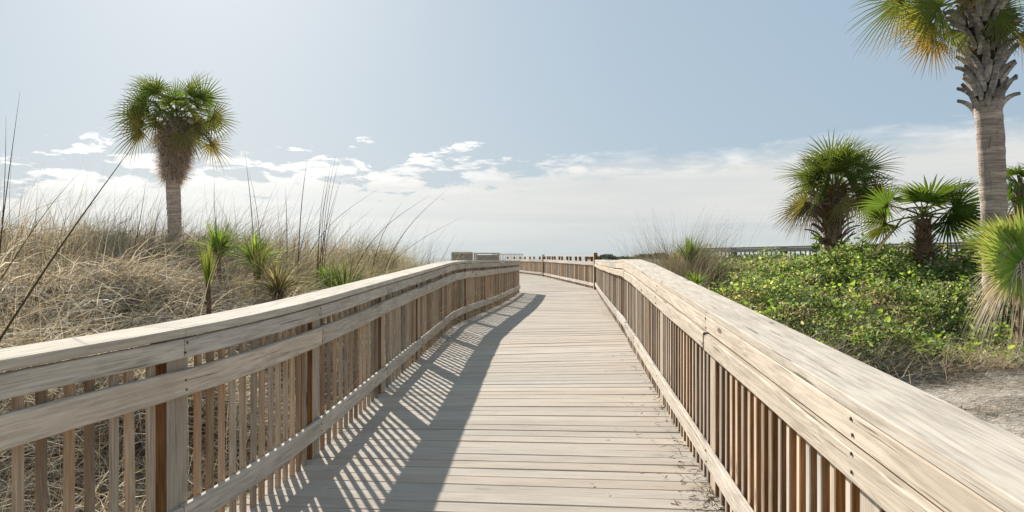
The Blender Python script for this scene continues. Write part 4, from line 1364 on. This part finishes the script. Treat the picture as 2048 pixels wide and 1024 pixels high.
# top edge of the cloud bank, higher towards the right
slow = T.noise(T.mapping(pv, (2.2, 5.0, 1)), 1.0, 3.0, .5)
puff = T.noise(T.mapping(pv, (15.0, 52.0, 1), (1.3, .2, 0)), 1.0, 6.0, .62, .3)
puff2 = T.noise(T.mapping(pv, (5.0, 30.0, 1), (4.3, 2.2, 0)), 1.0, 5.0, .6, .2)
edge = T.math('ADD', T.math('MULTIPLY', az, .045), .124)
edge = T.math('ADD', edge, T.math('MULTIPLY', T.math('SUBTRACT', slow, .5), .05))
below = T.math('SUBTRACT', edge, el)                       # >0 inside the bank
leftness = T.ramp(az, (.16, -.08))
amp = T.math('ADD', T.math('MULTIPLY', leftness, .26), .05)
dens = T.math('ADD', below, T.math('MULTIPLY', T.math('SUBTRACT', puff, .5), amp))
soft = T.math('ADD', .030, T.math('MULTIPLY', leftness, -.014))
mask = T.math('DIVIDE', T.math('ADD', dens, .006), soft, clamp=True)
# scattered wisps above
wisp = T.math('MULTIPLY', T.ramp(puff, (.68, .76)), T.ramp(T.math('ABSOLUTE', T.math('SUBTRACT', el, .15)), (.045, .015)))
streak = T.noise(T.mapping(pv, (2.5, 38.0, 1), (7.3, 1.2, 0)), 1.0, 5.0, .6, .4)
mask = T.math('MULTIPLY', mask, T.ramp(streak, (.3, .65, .62, .93)))
mask = T.math('MAXIMUM', mask, T.math('MULTIPLY', wisp, T.ramp(T.math('ABSOLUTE', T.math('ADD', az, -.02)), (.25, .12, 0, .75))))
lowfade = T.ramp(el, (.0, .075))
cloud_c = T.mix(lowfade, (3.3, 3.6, 3.6), (4.15, 4.1, 3.9))
cloud_c = T.mix(T.math('MULTIPLY', T.ramp(puff2, (.35, .7)), .35), cloud_c, (3.6, 3.75, 3.7))
tops = T.ramp(below, (.035, .0))
cloud_c = T.mix(T.math('MULTIPLY', tops, T.ramp(puff, (.4, .65, 0, .8))), cloud_c, (5.7, 5.6, 5.4))
gm = T.n('ShaderNodeGamma'); T.l(sky.outputs[0], gm.inputs[0]); gm.inputs[1].default_value = .62
hz = T.mix(.72, gm.outputs[0], (1.95, 2.68, 3.36))
glow = T.ramp(az, (.15, -.45, 1.0, 1.28))
gv = T.n('ShaderNodeVectorMath', operation='SCALE'); T.l(cloud_c, gv.inputs[0]); T.l(glow, gv.inputs['Scale'])
skyc = T.mix(mask, hz, gv.outputs[0])
T.l(skyc, bg.inputs[0])
bg.inputs[1].default_value = 0.10
T.l(bg.outputs[0], out.inputs[0])

# ------------------------------------------------------------------ camera and render settings
cd = bpy.data.cameras.new('camera')
cd.sensor_fit = 'HORIZONTAL'
cd.sensor_width = 36.0
cd.lens = 36.0 * F_PX / 2048.0
cd.shift_y = (CY - 512.0) / 2048.0
cd.clip_start = .02
cd.clip_end = 30000
co = bpy.data.objects.new('camera', cd)
link(co)
co.location = (0, 0, CAM_Z)
co.rotation_euler = (math.pi / 2, 0, 0)
S.camera = co
S.view_settings.view_transform = 'Standard'
S.view_settings.look = 'None'
S.view_settings.exposure = 0.98
S.view_settings.gamma = 1.0
S.render.engine = 'CYCLES'
S.cycles.max_bounces = 6
S.cycles.diffuse_bounces = 3
S.cycles.transmission_bounces = 3
S.cycles.use_denoising = True
